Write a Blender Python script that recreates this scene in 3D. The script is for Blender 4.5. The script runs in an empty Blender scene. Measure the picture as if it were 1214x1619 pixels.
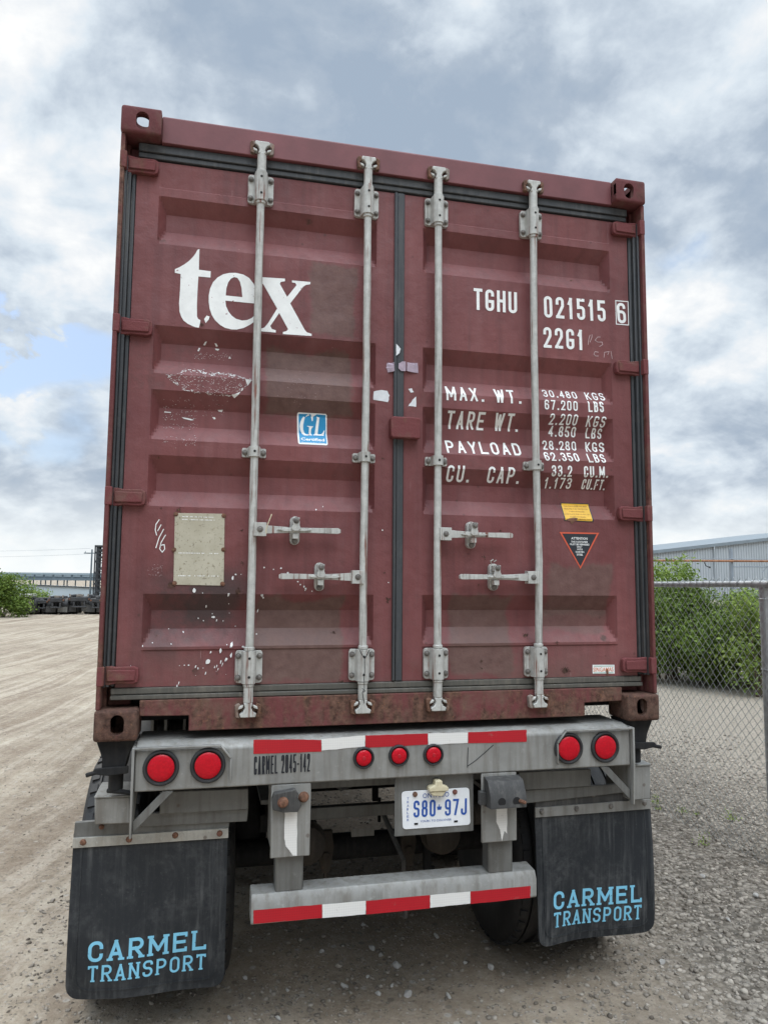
import bpy, bmesh, math, random
import numpy as np
from mathutils import Vector, Matrix, geometry, noise

SC = bpy.context.scene
COL = SC.collection
rad = math.radians
B = 1.25                      # height of the container's underside above the ground (m)

# ------------------------------------------------------------------ camera
IMW, IMH = 1214.0, 1619.0     # frame of the photograph the measurements were taken in
CAM = (-0.797, -3.026, 0.619 + B)
YAW, PITCH, ROLL, FPX = 0.2308, 0.0961, 0.0082, 1151.74

def cam_axes():
    cy, sy, cp, sp = math.cos(YAW), math.sin(YAW), math.cos(PITCH), math.sin(PITCH)
    f = Vector((sy*cp, cy*cp, sp)); r = Vector((cy, -sy, 0)); u = r.cross(f)
    cr, sr = math.cos(ROLL), math.sin(ROLL)
    return cr*r + sr*u, -sr*r + cr*u, f
RV, UV, FV = cam_axes()
cam = bpy.data.cameras.new('camera'); camo = bpy.data.objects.new('camera', cam); COL.objects.link(camo)
m = Matrix((( RV.x, UV.x, -FV.x, CAM[0]), (RV.y, UV.y, -FV.y, CAM[1]), (RV.z, UV.z, -FV.z, CAM[2]), (0, 0, 0, 1)))
camo.matrix_world = m
cam.sensor_fit = 'VERTICAL'; cam.sensor_height = 36.0; cam.sensor_width = 27.0
cam.lens = FPX/IMH*36.0
cam.clip_start = 0.05; cam.clip_end = 3000
SC.camera = camo
SC.render.resolution_x, SC.render.resolution_y = 767, 1024

# ------------------------------------------------------------------ world and sun
SUN_EL, SUN_AZ = rad(52), rad(-28)      # azimuth from +Y (towards the front of the truck), negative = left
world = bpy.data.worlds.new('World'); SC.world = world; world.use_nodes = True
def build_world():
    nt = world.node_tree; nt.nodes.clear(); L = nt.links
    def N(t, **k):
        n = nt.nodes.new(t)
        for a, v in k.items(): setattr(n, a, v)
        return n
    def MATH(op, a, b=None, c=None, clamp=False):
        n = N('ShaderNodeMath', operation=op); n.use_clamp = clamp
        for i, v in enumerate((a, b, c)):
            if v is None: continue
            if isinstance(v, (int, float)): n.inputs[i].default_value = v
            else: L.new(v, n.inputs[i])
        return n.outputs[0]
    def RANGE(v, a, b, c=0.0, d=1.0, kind='SMOOTHSTEP'):
        n = N('ShaderNodeMapRange', interpolation_type=kind); L.new(v, n.inputs[0])
        for i, q in enumerate((a, b, c, d)): n.inputs[i+1].default_value = q
        return n.outputs[0]
    def MIX(f, a, b):
        n = N('ShaderNodeMix', data_type='RGBA'); 
        if isinstance(f, (int, float)): n.inputs[0].default_value = f
        else: L.new(f, n.inputs[0])
        for s, v in ((6, a), (7, b)):
            if isinstance(v, tuple): n.inputs[s].default_value = (*v, 1)
            else: L.new(v, n.inputs[s])
        return n.outputs[2]
    sky = N('ShaderNodeTexSky', sky_type='NISHITA'); sky.sun_disc = False
    sky.sun_elevation = SUN_EL; sky.sun_rotation = SUN_AZ; sky.air_density = 1.2; sky.dust_density = 2.0
    tc = N('ShaderNodeTexCoord'); sep = N('ShaderNodeSeparateXYZ'); L.new(tc.outputs['Generated'], sep.inputs[0])
    zz = MATH('ADD', MATH('MAXIMUM', sep.outputs[2], 0.0), 0.50)
    com = N('ShaderNodeCombineXYZ')
    L.new(MATH('DIVIDE', sep.outputs[0], zz), com.inputs[0]); L.new(MATH('DIVIDE', sep.outputs[1], zz), com.inputs[1])
    def noise_tex(scale, detail, rough, dist, off):
        mp = N('ShaderNodeMapping'); mp.inputs['Location'].default_value = off
        L.new(com.outputs[0], mp.inputs[0])
        n = N('ShaderNodeTexNoise'); n.inputs['Scale'].default_value = scale; n.inputs['Detail'].default_value = detail
        n.inputs['Roughness'].default_value = rough; n.inputs['Distortion'].default_value = dist
        L.new(mp.outputs[0], n.inputs['Vector']); return n.outputs['Fac']
    big = noise_tex(2.6, 9, 0.50, 0.30, (3.1, 1.7, 0.0))
    med = noise_tex(6.2, 9, 0.57, 0.25, (0.4, 7.7, 2.0))
    gap = noise_tex(3.2, 7, 0.5, 0.3, (9.3, 2.2, 5.0))
    fin = noise_tex(15.0, 7, 0.58, 0.2, (5.4, 1.7, 8.0))
    mixn = MATH('ADD', MATH('ADD', MATH('MULTIPLY', big, 0.50), MATH('MULTIPLY', med, 0.36)), MATH('MULTIPLY', fin, 0.14))
    ramp = N('ShaderNodeValToRGB'); L.new(mixn, ramp.inputs[0])
    e = ramp.color_ramp.elements
    e[0].position = 0.405; e[0].color = (0.320, 0.395, 0.495, 1)
    e[1].position = 0.605; e[1].color = (0.88, 0.885, 0.88, 1)
    for p, c in ((0.445, (0.375, 0.445, 0.535, 1)), (0.485, (0.50, 0.57, 0.65, 1)), (0.525, (0.63, 0.70, 0.765, 1)), (0.560, (0.745, 0.775, 0.805, 1))):
        k = e.new(p); k.color = c
    cloud = N('ShaderNodeVectorMath', operation='SCALE'); L.new(ramp.outputs[0], cloud.inputs[0])
    # bright sky patch overhead and behind, out of view, added to shape door shading
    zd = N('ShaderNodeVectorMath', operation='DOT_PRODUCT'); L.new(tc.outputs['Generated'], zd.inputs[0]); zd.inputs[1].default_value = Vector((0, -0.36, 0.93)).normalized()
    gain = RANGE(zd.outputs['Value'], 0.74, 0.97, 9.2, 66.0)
    # unseen sky low behind the viewer, dimmed to strengthen the door's shading contrast
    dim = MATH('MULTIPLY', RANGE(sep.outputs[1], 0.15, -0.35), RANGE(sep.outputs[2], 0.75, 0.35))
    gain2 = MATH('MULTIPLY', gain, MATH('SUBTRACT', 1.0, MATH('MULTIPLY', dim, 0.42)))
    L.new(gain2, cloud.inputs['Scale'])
    # a break in the deck low on the left
    hd = Vector((-0.225, 0.945, 0.235)).normalized()
    dp_ = N('ShaderNodeVectorMath', operation='DOT_PRODUCT'); L.new(tc.outputs['Generated'], dp_.inputs[0]); dp_.inputs[1].default_value = hd
    hole = MATH('MULTIPLY', RANGE(dp_.outputs['Value'], 0.988, 0.9990), MATH('MULTIPLY', RANGE(med, 0.58, 0.44), 0.30))
    cover = RANGE(MATH('SUBTRACT', gap, hole), 0.27, 0.40)
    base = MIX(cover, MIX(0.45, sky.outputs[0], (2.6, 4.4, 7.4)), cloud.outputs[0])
    low = RANGE(sep.outputs[2], 0.0, 0.16, 1.0, 0.0)
    base = MIX(MATH('MULTIPLY', low, 0.82), base, (7.6, 7.9, 7.9))
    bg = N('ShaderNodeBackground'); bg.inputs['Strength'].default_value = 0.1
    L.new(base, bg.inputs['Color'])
    out = N('ShaderNodeOutputWorld'); L.new(bg.outputs[0], out.inputs[0])
build_world()
sunl = bpy.data.lights.new('sun', 'SUN'); sunl.energy = 1.0; sunl.angle = rad(24); sunl.color = (1.0, 0.95, 0.87)
suno = bpy.data.objects.new('sun', sunl); COL.objects.link(suno)
sd = Vector((math.sin(SUN_AZ)*math.cos(SUN_EL), math.cos(SUN_AZ)*math.cos(SUN_EL), math.sin(SUN_EL)))
suno.rotation_euler = sd.to_track_quat('Z', 'Y').to_euler(); suno.location = sd*60
vs = SC.view_settings; vs.view_transform = 'Standard'; vs.look = 'None'; vs.exposure = 0.35; vs.gamma = 1.0

# ------------------------------------------------------------------ helpers
def ray(px, py): return (px - IMW/2)*RV + (IMH/2 - py)*UV + FPX*FV
def at(px, py, Y):
    """real point of the plane at depth Y that was measured in the photograph"""
    d = ray(px, py); t = (Y - CAM[1])/d.y
    return Vector(CAM) + t*d
def atz(px, py, z=0.0):
    d = ray(px, py); t = (z - CAM[2])/d.z
    return Vector(CAM) + t*d

class MB:
    """collects shapes and links them as one mesh object"""
    def __init__(s, off=(0, 0, 0)): s.v = []; s.f = []; s.mi = []; s.m = 0; s.off = Vector(off)
    def add(s, vs_, fs): 
        b = len(s.v); s.v += [tuple(Vector(p) + s.off) for p in vs_]
        for f in fs: s.f.append([b+i for i in f]); s.mi.append(s.m)
    def piece(s):
        """close one separate piece; build_each makes an object of each"""
        s.cuts = getattr(s, 'cuts', []) + [(len(s.v), len(s.f))]
    def build_each(s, name, mats, parent=None, **kw):
        s.piece(); v0 = f0 = 0; res = []
        for v1, f1 in s.cuts:
            if v1 > v0:
                q = MB(); q.v = s.v[v0:v1]; q.f = [[i-v0 for i in f] for f in s.f[f0:f1]]; q.mi = s.mi[f0:f1]; res.append(q.build(name, mats, parent, **kw))
            v0, f0 = v1, f1
        return res
    def box(s, x0, x1, y0, y1, z0, z1):
        s.add([(x0,y0,z0),(x1,y0,z0),(x1,y1,z0),(x0,y1,z0),(x0,y0,z1),(x1,y0,z1),(x1,y1,z1),(x0,y1,z1)],
              [(0,3,2,1),(4,5,6,7),(0,1,5,4),(1,2,6,5),(2,3,7,6),(3,0,4,7)])
    def prism(s, pts, y0, y1, axis='y'):
        """closed outline (a,b) extruded along an axis"""
        n = len(pts)
        def P(a, b, t): return {'y': (a, t, b), 'x': (t, a, b), 'z': (a, b, t)}[axis]
        vs_ = [P(a, b, y0) for a, b in pts] + [P(a, b, y1) for a, b in pts]
        s.add(vs_, [tuple(range(n)), tuple(range(2*n-1, n-1, -1))] + [(i, i+n, (i+1) % n + n, (i+1) % n) for i in range(n)])
    def tube(s, pts, r, n=12, caps=True):
        pts = [Vector(p) for p in pts]; k = len(pts)
        rs = r if isinstance(r, (list, tuple)) else [r]*k
        ring = []; prev = None
        for i, p in enumerate(pts):
            if i == 0: d = pts[1]-p
            elif i == k-1: d = p-pts[i-1]
            else: d = (pts[i+1]-p).normalized() + (p-pts[i-1]).normalized()
            d.normalize()
            if prev is None:
                a = d.cross(Vector((0, 0, 1)))
                if a.length < 1e-3: a = d.cross(Vector((1, 0, 0)))
            else: a = prev - d*prev.dot(d)
            a.normalize(); prev = a; b = d.cross(a)
            ring.append([p + rs[i]*(math.cos(2*math.pi*j/n)*a + math.sin(2*math.pi*j/n)*b) for j in range(n)])
        vs_ = [q for rr in ring for q in rr]; fs = []
        for i in range(k-1):
            for j in range(n): fs.append((i*n+j, i*n+(j+1) % n, (i+1)*n+(j+1) % n, (i+1)*n+j))
        if caps: fs += [tuple(range(n-1, -1, -1)), tuple(range((k-1)*n, k*n))]
        s.add(vs_, fs)
    def lathe(s, c, axis, prof, n=24):
        """prof = (distance along axis, radius) pairs"""
        ax = Vector(axis).normalized(); a = ax.orthogonal().normalized(); b = ax.cross(a); c = Vector(c)
        vs_ = []; fs = []
        for t, r in prof:
            vs_ += [c + ax*t + max(r, 1e-4)*(math.cos(2*math.pi*j/n)*a + math.sin(2*math.pi*j/n)*b) for j in range(n)]
        k = len(prof)
        for i in range(k-1):
            for j in range(n): fs.append((i*n+j, i*n+(j+1) % n, (i+1)*n+(j+1) % n, (i+1)*n+j))
        fs += [tuple(range(n-1, -1, -1)), tuple(range((k-1)*n, k*n))]
        s.add(vs_, fs)
    def bolt(s, x, y, z, r=0.009, h=0.008):
        s.lathe((x, y, z), (0, -1, 0), [(0, r*1.5), (h*0.3, r*1.5), (h*0.3, r), (h, r*0.95), (h*1.15, r*0.5)], 8)
    def build(s, name, mats, parent=None, bevel=0, seg=1, smooth=40, loc=None):
        me = bpy.data.meshes.new(name); me.from_pydata(s.v, [], s.f)
        if not isinstance(mats, (list, tuple)): mats = [mats]
        for mt in mats: me.materials.append(mt)
        if len(mats) > 1: me.polygons.foreach_set('material_index', s.mi)
        bm = bmesh.new(); bm.from_mesh(me); bmesh.ops.recalc_face_normals(bm, faces=bm.faces); bm.to_mesh(me); bm.free()
        if smooth:
            me.polygons.foreach_set('use_smooth', [True]*len(me.polygons)); me.set_sharp_from_angle(angle=rad(smooth))
        o = bpy.data.objects.new(name, me); COL.objects.link(o)
        if parent: o.parent = parent
        if loc: o.location = loc
        if bevel:
            md = o.modifiers.new('bevel', 'BEVEL'); md.width = bevel; md.segments = seg; md.limit_method = 'ANGLE'; md.angle_limit = rad(40)
            md.use_clamp_overlap = True
        return o

def empty(name, loc=(0, 0, 0), label=None, cat=None, group=None):
    o = bpy.data.objects.new(name, None); COL.objects.link(o); o.location = loc; o.empty_display_size = 0.2
    return tag(o, label, cat, group)
def tag(o, label=None, cat=None, group=None, kind=None):
    for k, v in (('label', label), ('category', cat), ('group', group), ('kind', kind)):
        if v: o[k] = v
    return o

# ------------------------------------------------------------------ materials
def new_mat(name):
    mt = bpy.data.materials.new(name); mt.use_nodes = True; nt = mt.node_tree; nt.nodes.clear()
    return mt, nt
class G:
    """small node-graph builder on object coordinates"""
    def __init__(s, name):
        s.mt, s.nt = new_mat(name); s.L = s.nt.links
        s.out = s.N('ShaderNodeOutputMaterial'); s.bs = s.N('ShaderNodeBsdfPrincipled'); s.L.new(s.bs.outputs[0], s.out.inputs[0])
        s.tc = s.N('ShaderNodeTexCoord'); s.co = s.tc.outputs['Object']
    def N(s, t, **k):
        n = s.nt.nodes.new(t)
        for a, v in k.items(): setattr(n, a, v)
        return n
    def set(s, sock, v):
        if isinstance(v, (int, float)): sock.default_value = v
        elif isinstance(v, tuple): sock.default_value = (*v, 1) if len(v) == 3 and sock.type == 'RGBA' else v
        else: s.L.new(v, sock)
    def math(s, op, a, b=0.0, c=0.0, clamp=False):
        n = s.N('ShaderNodeMath', operation=op); n.use_clamp = clamp
        for i, v in enumerate((a, b, c)): s.set(n.inputs[i], v)
        return n.outputs[0]
    def scaled(s, sc, loc=(0, 0, 0), rot=(0, 0, 0), vec=None):
        n = s.N('ShaderNodeMapping'); n.inputs['Scale'].default_value = sc; n.inputs['Location'].default_value = loc; n.inputs['Rotation'].default_value = rot
        s.L.new(vec or s.co, n.inputs[0]); return n.outputs[0]
    def noise(s, scale, detail=4, rough=0.55, dist=0.0, vec=None):
        n = s.N('ShaderNodeTexNoise'); n.inputs['Scale'].default_value = scale; n.inputs['Detail'].default_value = detail
        n.inputs['Roughness'].default_value = rough; n.inputs['Distortion'].default_value = dist
        s.L.new(vec or s.co, n.inputs['Vector']); return n.outputs['Fac']
    def voro(s, scale, vec=None, feature='F1', out='Distance'):
        n = s.N('ShaderNodeTexVoronoi', feature=feature); n.inputs['Scale'].default_value = scale
        s.L.new(vec or s.co, n.inputs['Vector']); return n.outputs[out]
    def rng(s, v, a, b, c=0.0, d=1.0, kind='LINEAR'):
        n = s.N('ShaderNodeMapRange', interpolation_type=kind); s.L.new(v, n.inputs[0])
        for i, q in enumerate((a, b, c, d)): n.inputs[i+1].default_value = q
        return n.outputs[0]
    def mix(s, f, a, b, mode='MIX'):
        n = s.N('ShaderNodeMix', data_type='RGBA', blend_type=mode); s.set(n.inputs[0], f)
        s.set(n.inputs[6], a); s.set(n.inputs[7], b); return n.outputs[2]
    def sep(s, vec=None):
        n = s.N('ShaderNodeSeparateXYZ'); s.L.new(vec or s.co, n.inputs[0]); return n.outputs
    def boxmask(s, x0, x1, z0, z1, soft=0.02, wob=None):
        xyz = s.sep(); x, z = xyz[0], xyz[2]
        if wob is not None:
            x = s.math('ADD', x, wob); z = s.math('ADD', z, wob)
        a = s.rng(x, x0-soft, x0+soft, kind='SMOOTHSTEP'); b = s.rng(x, x1-soft, x1+soft, 1, 0, kind='SMOOTHSTEP')
        c = s.rng(z, z0-soft, z0+soft, kind='SMOOTHSTEP'); d = s.rng(z, z1-soft, z1+soft, 1, 0, kind='SMOOTHSTEP')
        return s.math('MULTIPLY', s.math('MULTIPLY', a, b), s.math('MULTIPLY', c, d))
    def bump(s, h, strength=0.3, dist=0.01):
        n = s.N('ShaderNodeBump'); n.inputs['Strength'].default_value = strength; n.inputs['Distance'].default_value = dist
        s.L.new(h, n.inputs['Height']); s.L.new(n.outputs[0], s.bs.inputs['Normal'])
    def done(s, color, rough=0.6, metal=0.0, spec=0.5):
        s.set(s.bs.inputs['Base Color'], color); s.set(s.bs.inputs['Roughness'], rough); s.set(s.bs.inputs['Metallic'], metal)
        s.bs.inputs['Specular IOR Level'].default_value = spec
        return s.mt
def simple(name, col, rough=0.6, var=0.25, scale=8, metal=0.0, spec=0.5, bump=0.0, bscale=60):
    g = G(name); n = g.noise(scale, 6, 0.6)
    c = g.mix(g.rng(n, 0.3, 0.7), tuple(c*(1-var) for c in col), tuple(min(1, c*(1+var)) for c in col))
    if bump: g.bump(g.noise(bscale, 4), bump, 0.004)
    return g.done(c, rough, metal, spec)

RED_A, RED_B = (0.140, 0.040, 0.040), (0.205, 0.065, 0.063)
def mat_door():
    g = G('faded oxide red container paint')
    big = g.noise(1.6, 5, 0.55); fine = g.noise(22, 6, 0.65)
    col = g.mix(g.rng(big, 0.35, 0.65), RED_A, RED_B)
    col = g.mix(g.rng(fine, 0.4, 0.75, 0, 0.16), col, (0.27, 0.11, 0.11))
    streak = g.noise(1.0, 5, 0.6, vec=g.scaled((26, 26, 1.1)))
    col = g.mix(g.rng(streak, 0.48, 0.76, 0, 0.50), col, (0.090, 0.034, 0.034))
    st2 = g.noise(1.0, 6, 0.65, vec=g.scaled((9, 9, 0.55), loc=(3, 1, 0)))
    col = g.mix(g.rng(st2, 0.50, 0.72, 0, 0.40), col, (0.225, 0.100, 0.098))
    scf = g.math('MULTIPLY', g.rng(g.noise(2.6, 7, .68, .8), 0.52, 0.68), g.rng(g.noise(48, 5, .7), 0.42, 0.62))
    col = g.mix(g.math('MULTIPLY', scf, 0.42), col, (0.095, 0.050, 0.046))
    wob = g.math('ADD', g.math('MULTIPLY', g.math('SUBTRACT', g.noise(7, 3), 0.5), 0.10), g.math('MULTIPLY', g.math('SUBTRACT', g.noise(70, 4, .7), 0.5), 0.03))
    # repainted brown rectangles
    for (x0, x1, z0, z1, k) in ((-0.42, -0.205, 1.70, 2.02, .75), (-0.60, -0.215, 1.34, 1.635, .9), (-0.61, -0.25, 0.20, 0.545, .9),
                                (0.235, 0.535, 0.215, 0.565, .85), (0.70, 1.02, 0.47, 0.70, .75), (0.70, 1.02, 0.40, 0.50, .6)):
        msk = g.boxmask(x0, x1, z0, z1, 0.012, wob)
        col = g.mix(g.math('MULTIPLY', msk, k), col, g.mix(g.rng(fine, .35, .7), (0.108, 0.060, 0.050), (0.160, 0.096, 0.080)))
    # grime below the plate and dirt along the bottom rail
    gr = g.math('MULTIPLY', g.boxmask(-1.04, -0.66, 0.33, 0.66, 0.10, wob), g.rng(g.noise(5, 6, 0.65), 0.38, 0.58))
    col = g.mix(g.math('MULTIPLY', gr, 0.92), col, (0.055, 0.036, 0.034))
    z = g.sep()[2]
    lowd = g.math('MULTIPLY', g.rng(z, 0.17, 0.42, 1, 0), g.rng(g.noise(6, 6, 0.6), 0.4, 0.62))
    col = g.mix(g.math('MULTIPLY', lowd, 0.5), col, (0.135, 0.085, 0.070))
    # rust blooms
    cells = g.voro(4.2); sel = g.rng(g.noise(4.0, 2), 0.48, 0.56)
    spot = g.math('MULTIPLY', g.rng(g.math('ADD', cells, g.math('MULTIPLY', g.noise(60, 4, .7), 0.16)), 0.12, 0.165, 1, 0), sel)
    col = g.mix(g.math('MULTIPLY', spot, 0.85), col, (0.060, 0.030, 0.022))
    sp2 = g.math('MULTIPLY', g.rng(g.voro(13), 0.055, 0.10, 1, 0), g.rng(g.noise(2.3, 3), 0.50, 0.58))
    col = g.mix(g.math('MULTIPLY', sp2, 0.6), col, (0.075, 0.034, 0.028))
    # hairline pale scratches
    sc = g.noise(1.0, 2, 0.5, vec=g.scaled((160, 160, 5.5), rot=(0, rad(14), 0)))
    scm = g.math('MULTIPLY', g.rng(sc, 0.735, 0.76), g.rng(g.noise(3.1, 2), 0.52, 0.62))
    col = g.mix(g.math('MULTIPLY', scm, 0.5), col, (0.45, 0.30, 0.29))
    g.bump(g.math('ADD', g.math('ADD', g.noise(3.0, 3), g.math('MULTIPLY', g.noise(11, 3), .25)), g.math('MULTIPLY', g.noise(140, 3), 0.05)), 0.55, 0.030)
    return g.done(col, g.rng(fine, 0.3, 0.7, 0.48, 0.66), 0, 0.4)
def mat_rusty(name, red_amount=0.5, rust=(0.125, 0.066, 0.044), red=(0.165, 0.050, 0.051)):
    g = G(name); n = g.noise(5.5, 7, 0.62, 0.3); f = g.noise(38, 6, 0.7)
    v = g.noise(1.0, 6, 0.65, vec=g.scaled((20, 20, 2.2)))
    rc = g.mix(g.rng(f, 0.35, 0.65), tuple(c*0.5 for c in rust), tuple(c*1.75 for c in rust))
    rc = g.mix(g.rng(g.noise(70, 4, .7), 0.60, 0.72), rc, (0.26, 0.125, 0.065))
    k = g.math('ADD', g.math('MULTIPLY', n, 0.55), g.math('MULTIPLY', v, 0.45))
    t = 0.62 - 0.24*red_amount
    col = g.mix(g.rng(k, t-0.05, t+0.06), rc, red)
    col = g.mix(g.rng(g.noise(11, 5, .6), 0.52, 0.72, 0, 0.55), col, (0.17, 0.115, 0.085))
    g.bump(g.math('ADD', f, g.math('MULTIPLY', k, 0.5)), 0.55, 0.006)
    return g.done(col, 0.8, 0, 0.25)
def mat_steel(name, col, dirt=(0.165, 0.145, 0.118), metal=0.25, rough=0.55):
    g = G(name); n = g.noise(5, 7, 0.6, 0.2); f = g.noise(45, 5, 0.65)
    v = g.noise(1, 5, 0.6, vec=g.scaled((34, 34, 2.0)))
    c = g.mix(g.rng(n, 0.3, 0.7), tuple(a*0.74 for a in col), tuple(a*1.2 for a in col))
    c = g.mix(g.rng(v, 0.46, 0.72, 0, 0.6), c, dirt)
    c = g.mix(g.rng(f, 0.58, 0.72, 0, 0.4), c, tuple(a*1.5 for a in col))
    c = g.mix(g.rng(g.voro(9), 0.05, 0.09, 0.55, 0), c, (0.10, 0.062, 0.045))
    g.bump(f, 0.18, 0.003)
    return g.done(c, g.rng(f, 0.3, 0.7, rough-0.08, rough+0.14), metal, 0.4)
def mat_rod():
    g = G('grey zinc painted lock rod steel'); f = g.noise(30, 5, 0.65); v = g.noise(1, 6, 0.65, vec=g.scaled((60, 60, 3.0)))
    c = g.mix(g.rng(f, 0.3, 0.7), (0.40, 0.395, 0.365), (0.56, 0.555, 0.52))
    c = g.mix(g.rng(v, 0.52, 0.70, 0, 0.85), c, (0.165, 0.148, 0.128))
    c = g.mix(g.math('MULTIPLY', g.rng(v, 0.55, 0.64), g.rng(g.noise(3, 4), 0.46, 0.56)), c, (0.22, 0.10, 0.075))
    g.bump(f, 0.15, 0.002)
    return g.done(c, 0.55, 0.1, 0.4)
def mat_rubber(name, col=(0.020, 0.022, 0.025), dust=(0.16, 0.155, 0.145), amt=0.5):
    g = G(name); v = g.noise(1, 6, 0.65, vec=g.scaled((55, 55, 2.6))); n = g.noise(3, 5, 0.6)
    k = g.math('MULTIPLY', g.rng(v, 0.48, 0.74), g.rng(n, 0.34, 0.66))
    c = g.mix(g.math('MULTIPLY', k, amt), col, dust)
    sm = g.math('MULTIPLY', g.rng(g.noise(4.5, 7, .68, .6), .48, .68), g.rng(g.noise(34, 5, .7), .38, .62))
    c = g.mix(g.math('MULTIPLY', sm, amt*.55), c, dust)
    c = g.mix(g.math('MULTIPLY', g.rng(g.noise(90, 4, .7), 0.60, 0.76), 0.3), c, dust)
    g.bump(g.noise(80, 4), 0.15, 0.003)
    return g.done(c, 0.58, 0, 0.4)
def mat_white(name, col=(0.80, 0.79, 0.75), chip=(0.25, 0.07, 0.08)):
    g = G(name); c = g.mix(g.rng(g.noise(14, 6, .65), 0.35, 0.7), tuple(a*0.86 for a in col), col)
    c = g.mix(g.rng(g.noise(46, 5, .7), 0.655, 0.69), c, chip)
    return g.done(c, 0.6, 0, 0.3)

M = {}
M['door'] = mat_door()
M['sill'] = mat_rusty('weathered red sill paint worn to rust', 0.45, rust=(0.105, 0.056, 0.040), red=(0.155, 0.048, 0.048))
M['post'] = mat_rusty('red corner post paint with rust', 0.66, rust=(0.115, 0.058, 0.042), red=(0.140, 0.045, 0.045))
M['casting'] = mat_rusty('rust brown casting steel', 0.16, rust=(0.080, 0.043, 0.032), red=(0.120, 0.042, 0.040))
M['casting_top'] = mat_rusty('red painted casting steel', 0.85, red=(0.135, 0.043, 0.045), rust=(0.09, 0.046, 0.038))
M['header'] = simple('header red paint', (0.165, 0.050, 0.054), 0.6, 0.22, 4, bump=0.1)
M['hinge'] = mat_rusty('hinge red paint', 0.93)
M['gasket'] = mat_rubber('door gasket rubber', (0.046, 0.049, 0.053), (0.15, 0.145, 0.135), 0.6)
M['gasket_low'] = mat_rubber('dusty lower gasket rubber', (0.085, 0.080, 0.068), (0.22, 0.19, 0.155), 0.7)
M['rod'] = mat_rod()
M['bolt'] = simple('dull bolt steel', (0.17, 0.155, 0.14), 0.6, 0.4, 40, 0.3)
M['hole'] = simple('shadowed bore', (0.012, 0.011, 0.011), 0.9, 0.1)
M['rust_d'] = mat_rusty('dark paint rust', 0.0, rust=(0.060, 0.032, 0.024))
M['keeper'] = mat_rusty('rusted keeper steel', 0.25, red=(0.32, 0.29, 0.26))
M['decal'] = mat_white('white container decal', (0.91, 0.91, 0.88))
M['paint'] = mat_white('white paint drips', (0.80, 0.80, 0.78), (0.62, 0.60, 0.58))
M['chalk'] = simple('faint chalk', (0.50, 0.36, 0.36), 0.9, 0.2, 30)
M['steel'] = mat_steel('galvanised chassis steel', (0.285, 0.280, 0.262), (0.135, 0.115, 0.092))
M['steel_d'] = mat_steel('dirty chassis steel', (0.165, 0.163, 0.152), (0.085, 0.074, 0.062))
M['black_steel'] = mat_steel('black chassis steel', (0.012, 0.012, 0.013), (0.035, 0.032, 0.028), 0.0, 0.8)
M['under'] = mat_steel('rusty brown underbody steel', (0.045, 0.036, 0.028), (0.075, 0.060, 0.046), 0.0, 0.8)
M['alu'] = mat_steel('checker plate aluminium', (0.44, 0.425, 0.385), (0.26, 0.23, 0.185), 0.35, 0.45)
M['rust'] = mat_rusty('rusty bolt steel', 0.0, rust=(0.15, 0.075, 0.048))
M['flap'] = mat_rubber('dusty black mud flap rubber', (0.016, 0.019, 0.023), (0.150, 0.152, 0.150), 0.62)
M['tyre'] = mat_rubber('tyre rubber', (0.016, 0.016, 0.017), (0.10, 0.09, 0.075), 0.5)
M['pad'] = mat_rubber('dock pad rubber', (0.045, 0.044, 0.043), (0.17, 0.16, 0.145), 0.8)
M['flap_text'] = mat_white('light blue flap lettering', (0.24, 0.60, 0.80), (0.06, 0.07, 0.08))
M['black_text'] = mat_white('black vinyl lettering', (0.018, 0.019, 0.024), (0.16, 0.155, 0.15))
def mat_tape(name, col, col2):
    g = G(name); x = g.scaled((150, 150, 150), rot=(0, rad(45), 0))
    ch = g.N('ShaderNodeTexChecker'); ch.inputs['Scale'].default_value = 1.0; g.L.new(x, ch.inputs[0])
    c = g.mix(g.math('MULTIPLY', ch.outputs['Fac'], 0.35), col, col2)
    c = g.mix(g.rng(g.noise(26, 6, .65), 0.62, 0.74, 0, 0.55), c, (0.22, 0.18, 0.155))
    c = g.mix(g.rng(g.noise(4, 4, .6), 0.4, 0.75, 0, 0.3), c, col2)
    return g.done(c, 0.35, 0, 0.5)
M['tape_r'] = mat_tape('red reflective tape', (0.46, 0.008, 0.018), (0.30, 0.006, 0.014))
M['tape_w'] = mat_tape('white reflective tape', (0.78, 0.76, 0.72), (0.62, 0.60, 0.57))
def mat_lens(name, col):
    g = G(name); v = g.voro(120)
    c = g.mix(g.rng(v, 0.2, 0.7), col, tuple(a*0.85 for a in col)); g.bump(v, 0.30, 0.002)
    g.bs.inputs['Coat Weight'].default_value = 0.12
    return g.done(c, 0.30, 0, 0.25)
M['lens'] = mat_lens('red tail light lens', (0.54, 0.003, 0.015))
M['grommet'] = simple('black rubber grommet', (0.025, 0.025, 0.026), 0.6, 0.3, 20)
M['plate_white'] = simple('white licence plate', (0.78, 0.79, 0.80), 0.4, 0.06, 20)
M['plate_blue'] = simple('blue plate lettering', (0.018, 0.085, 0.36), 0.4, 0.1, 20)
M['cream'] = simple('cream lamp plastic', (0.60, 0.53, 0.36), 0.5, 0.12, 30)
M['blue'] = simple('blue certified sticker', (0.012, 0.255, 0.50), 0.45, 0.12, 12)
M['yellow'] = simple('yellow sticker', (0.72, 0.42, 0.030), 0.5, 0.12, 20)
M['brown_ink'] = simple('brown sticker print', (0.34, 0.17, 0.03), 0.6, 0.1)
M['dark_ink'] = simple('dark sticker print', (0.022, 0.025, 0.032), 0.5, 0.2)
M['orange'] = simple('orange sticker border', (0.66, 0.105, 0.05), 0.5, 0.1)
M['orange_ink'] = simple('orange sticker print', (0.70, 0.22, 0.09), 0.5, 0.15, 30)
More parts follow.
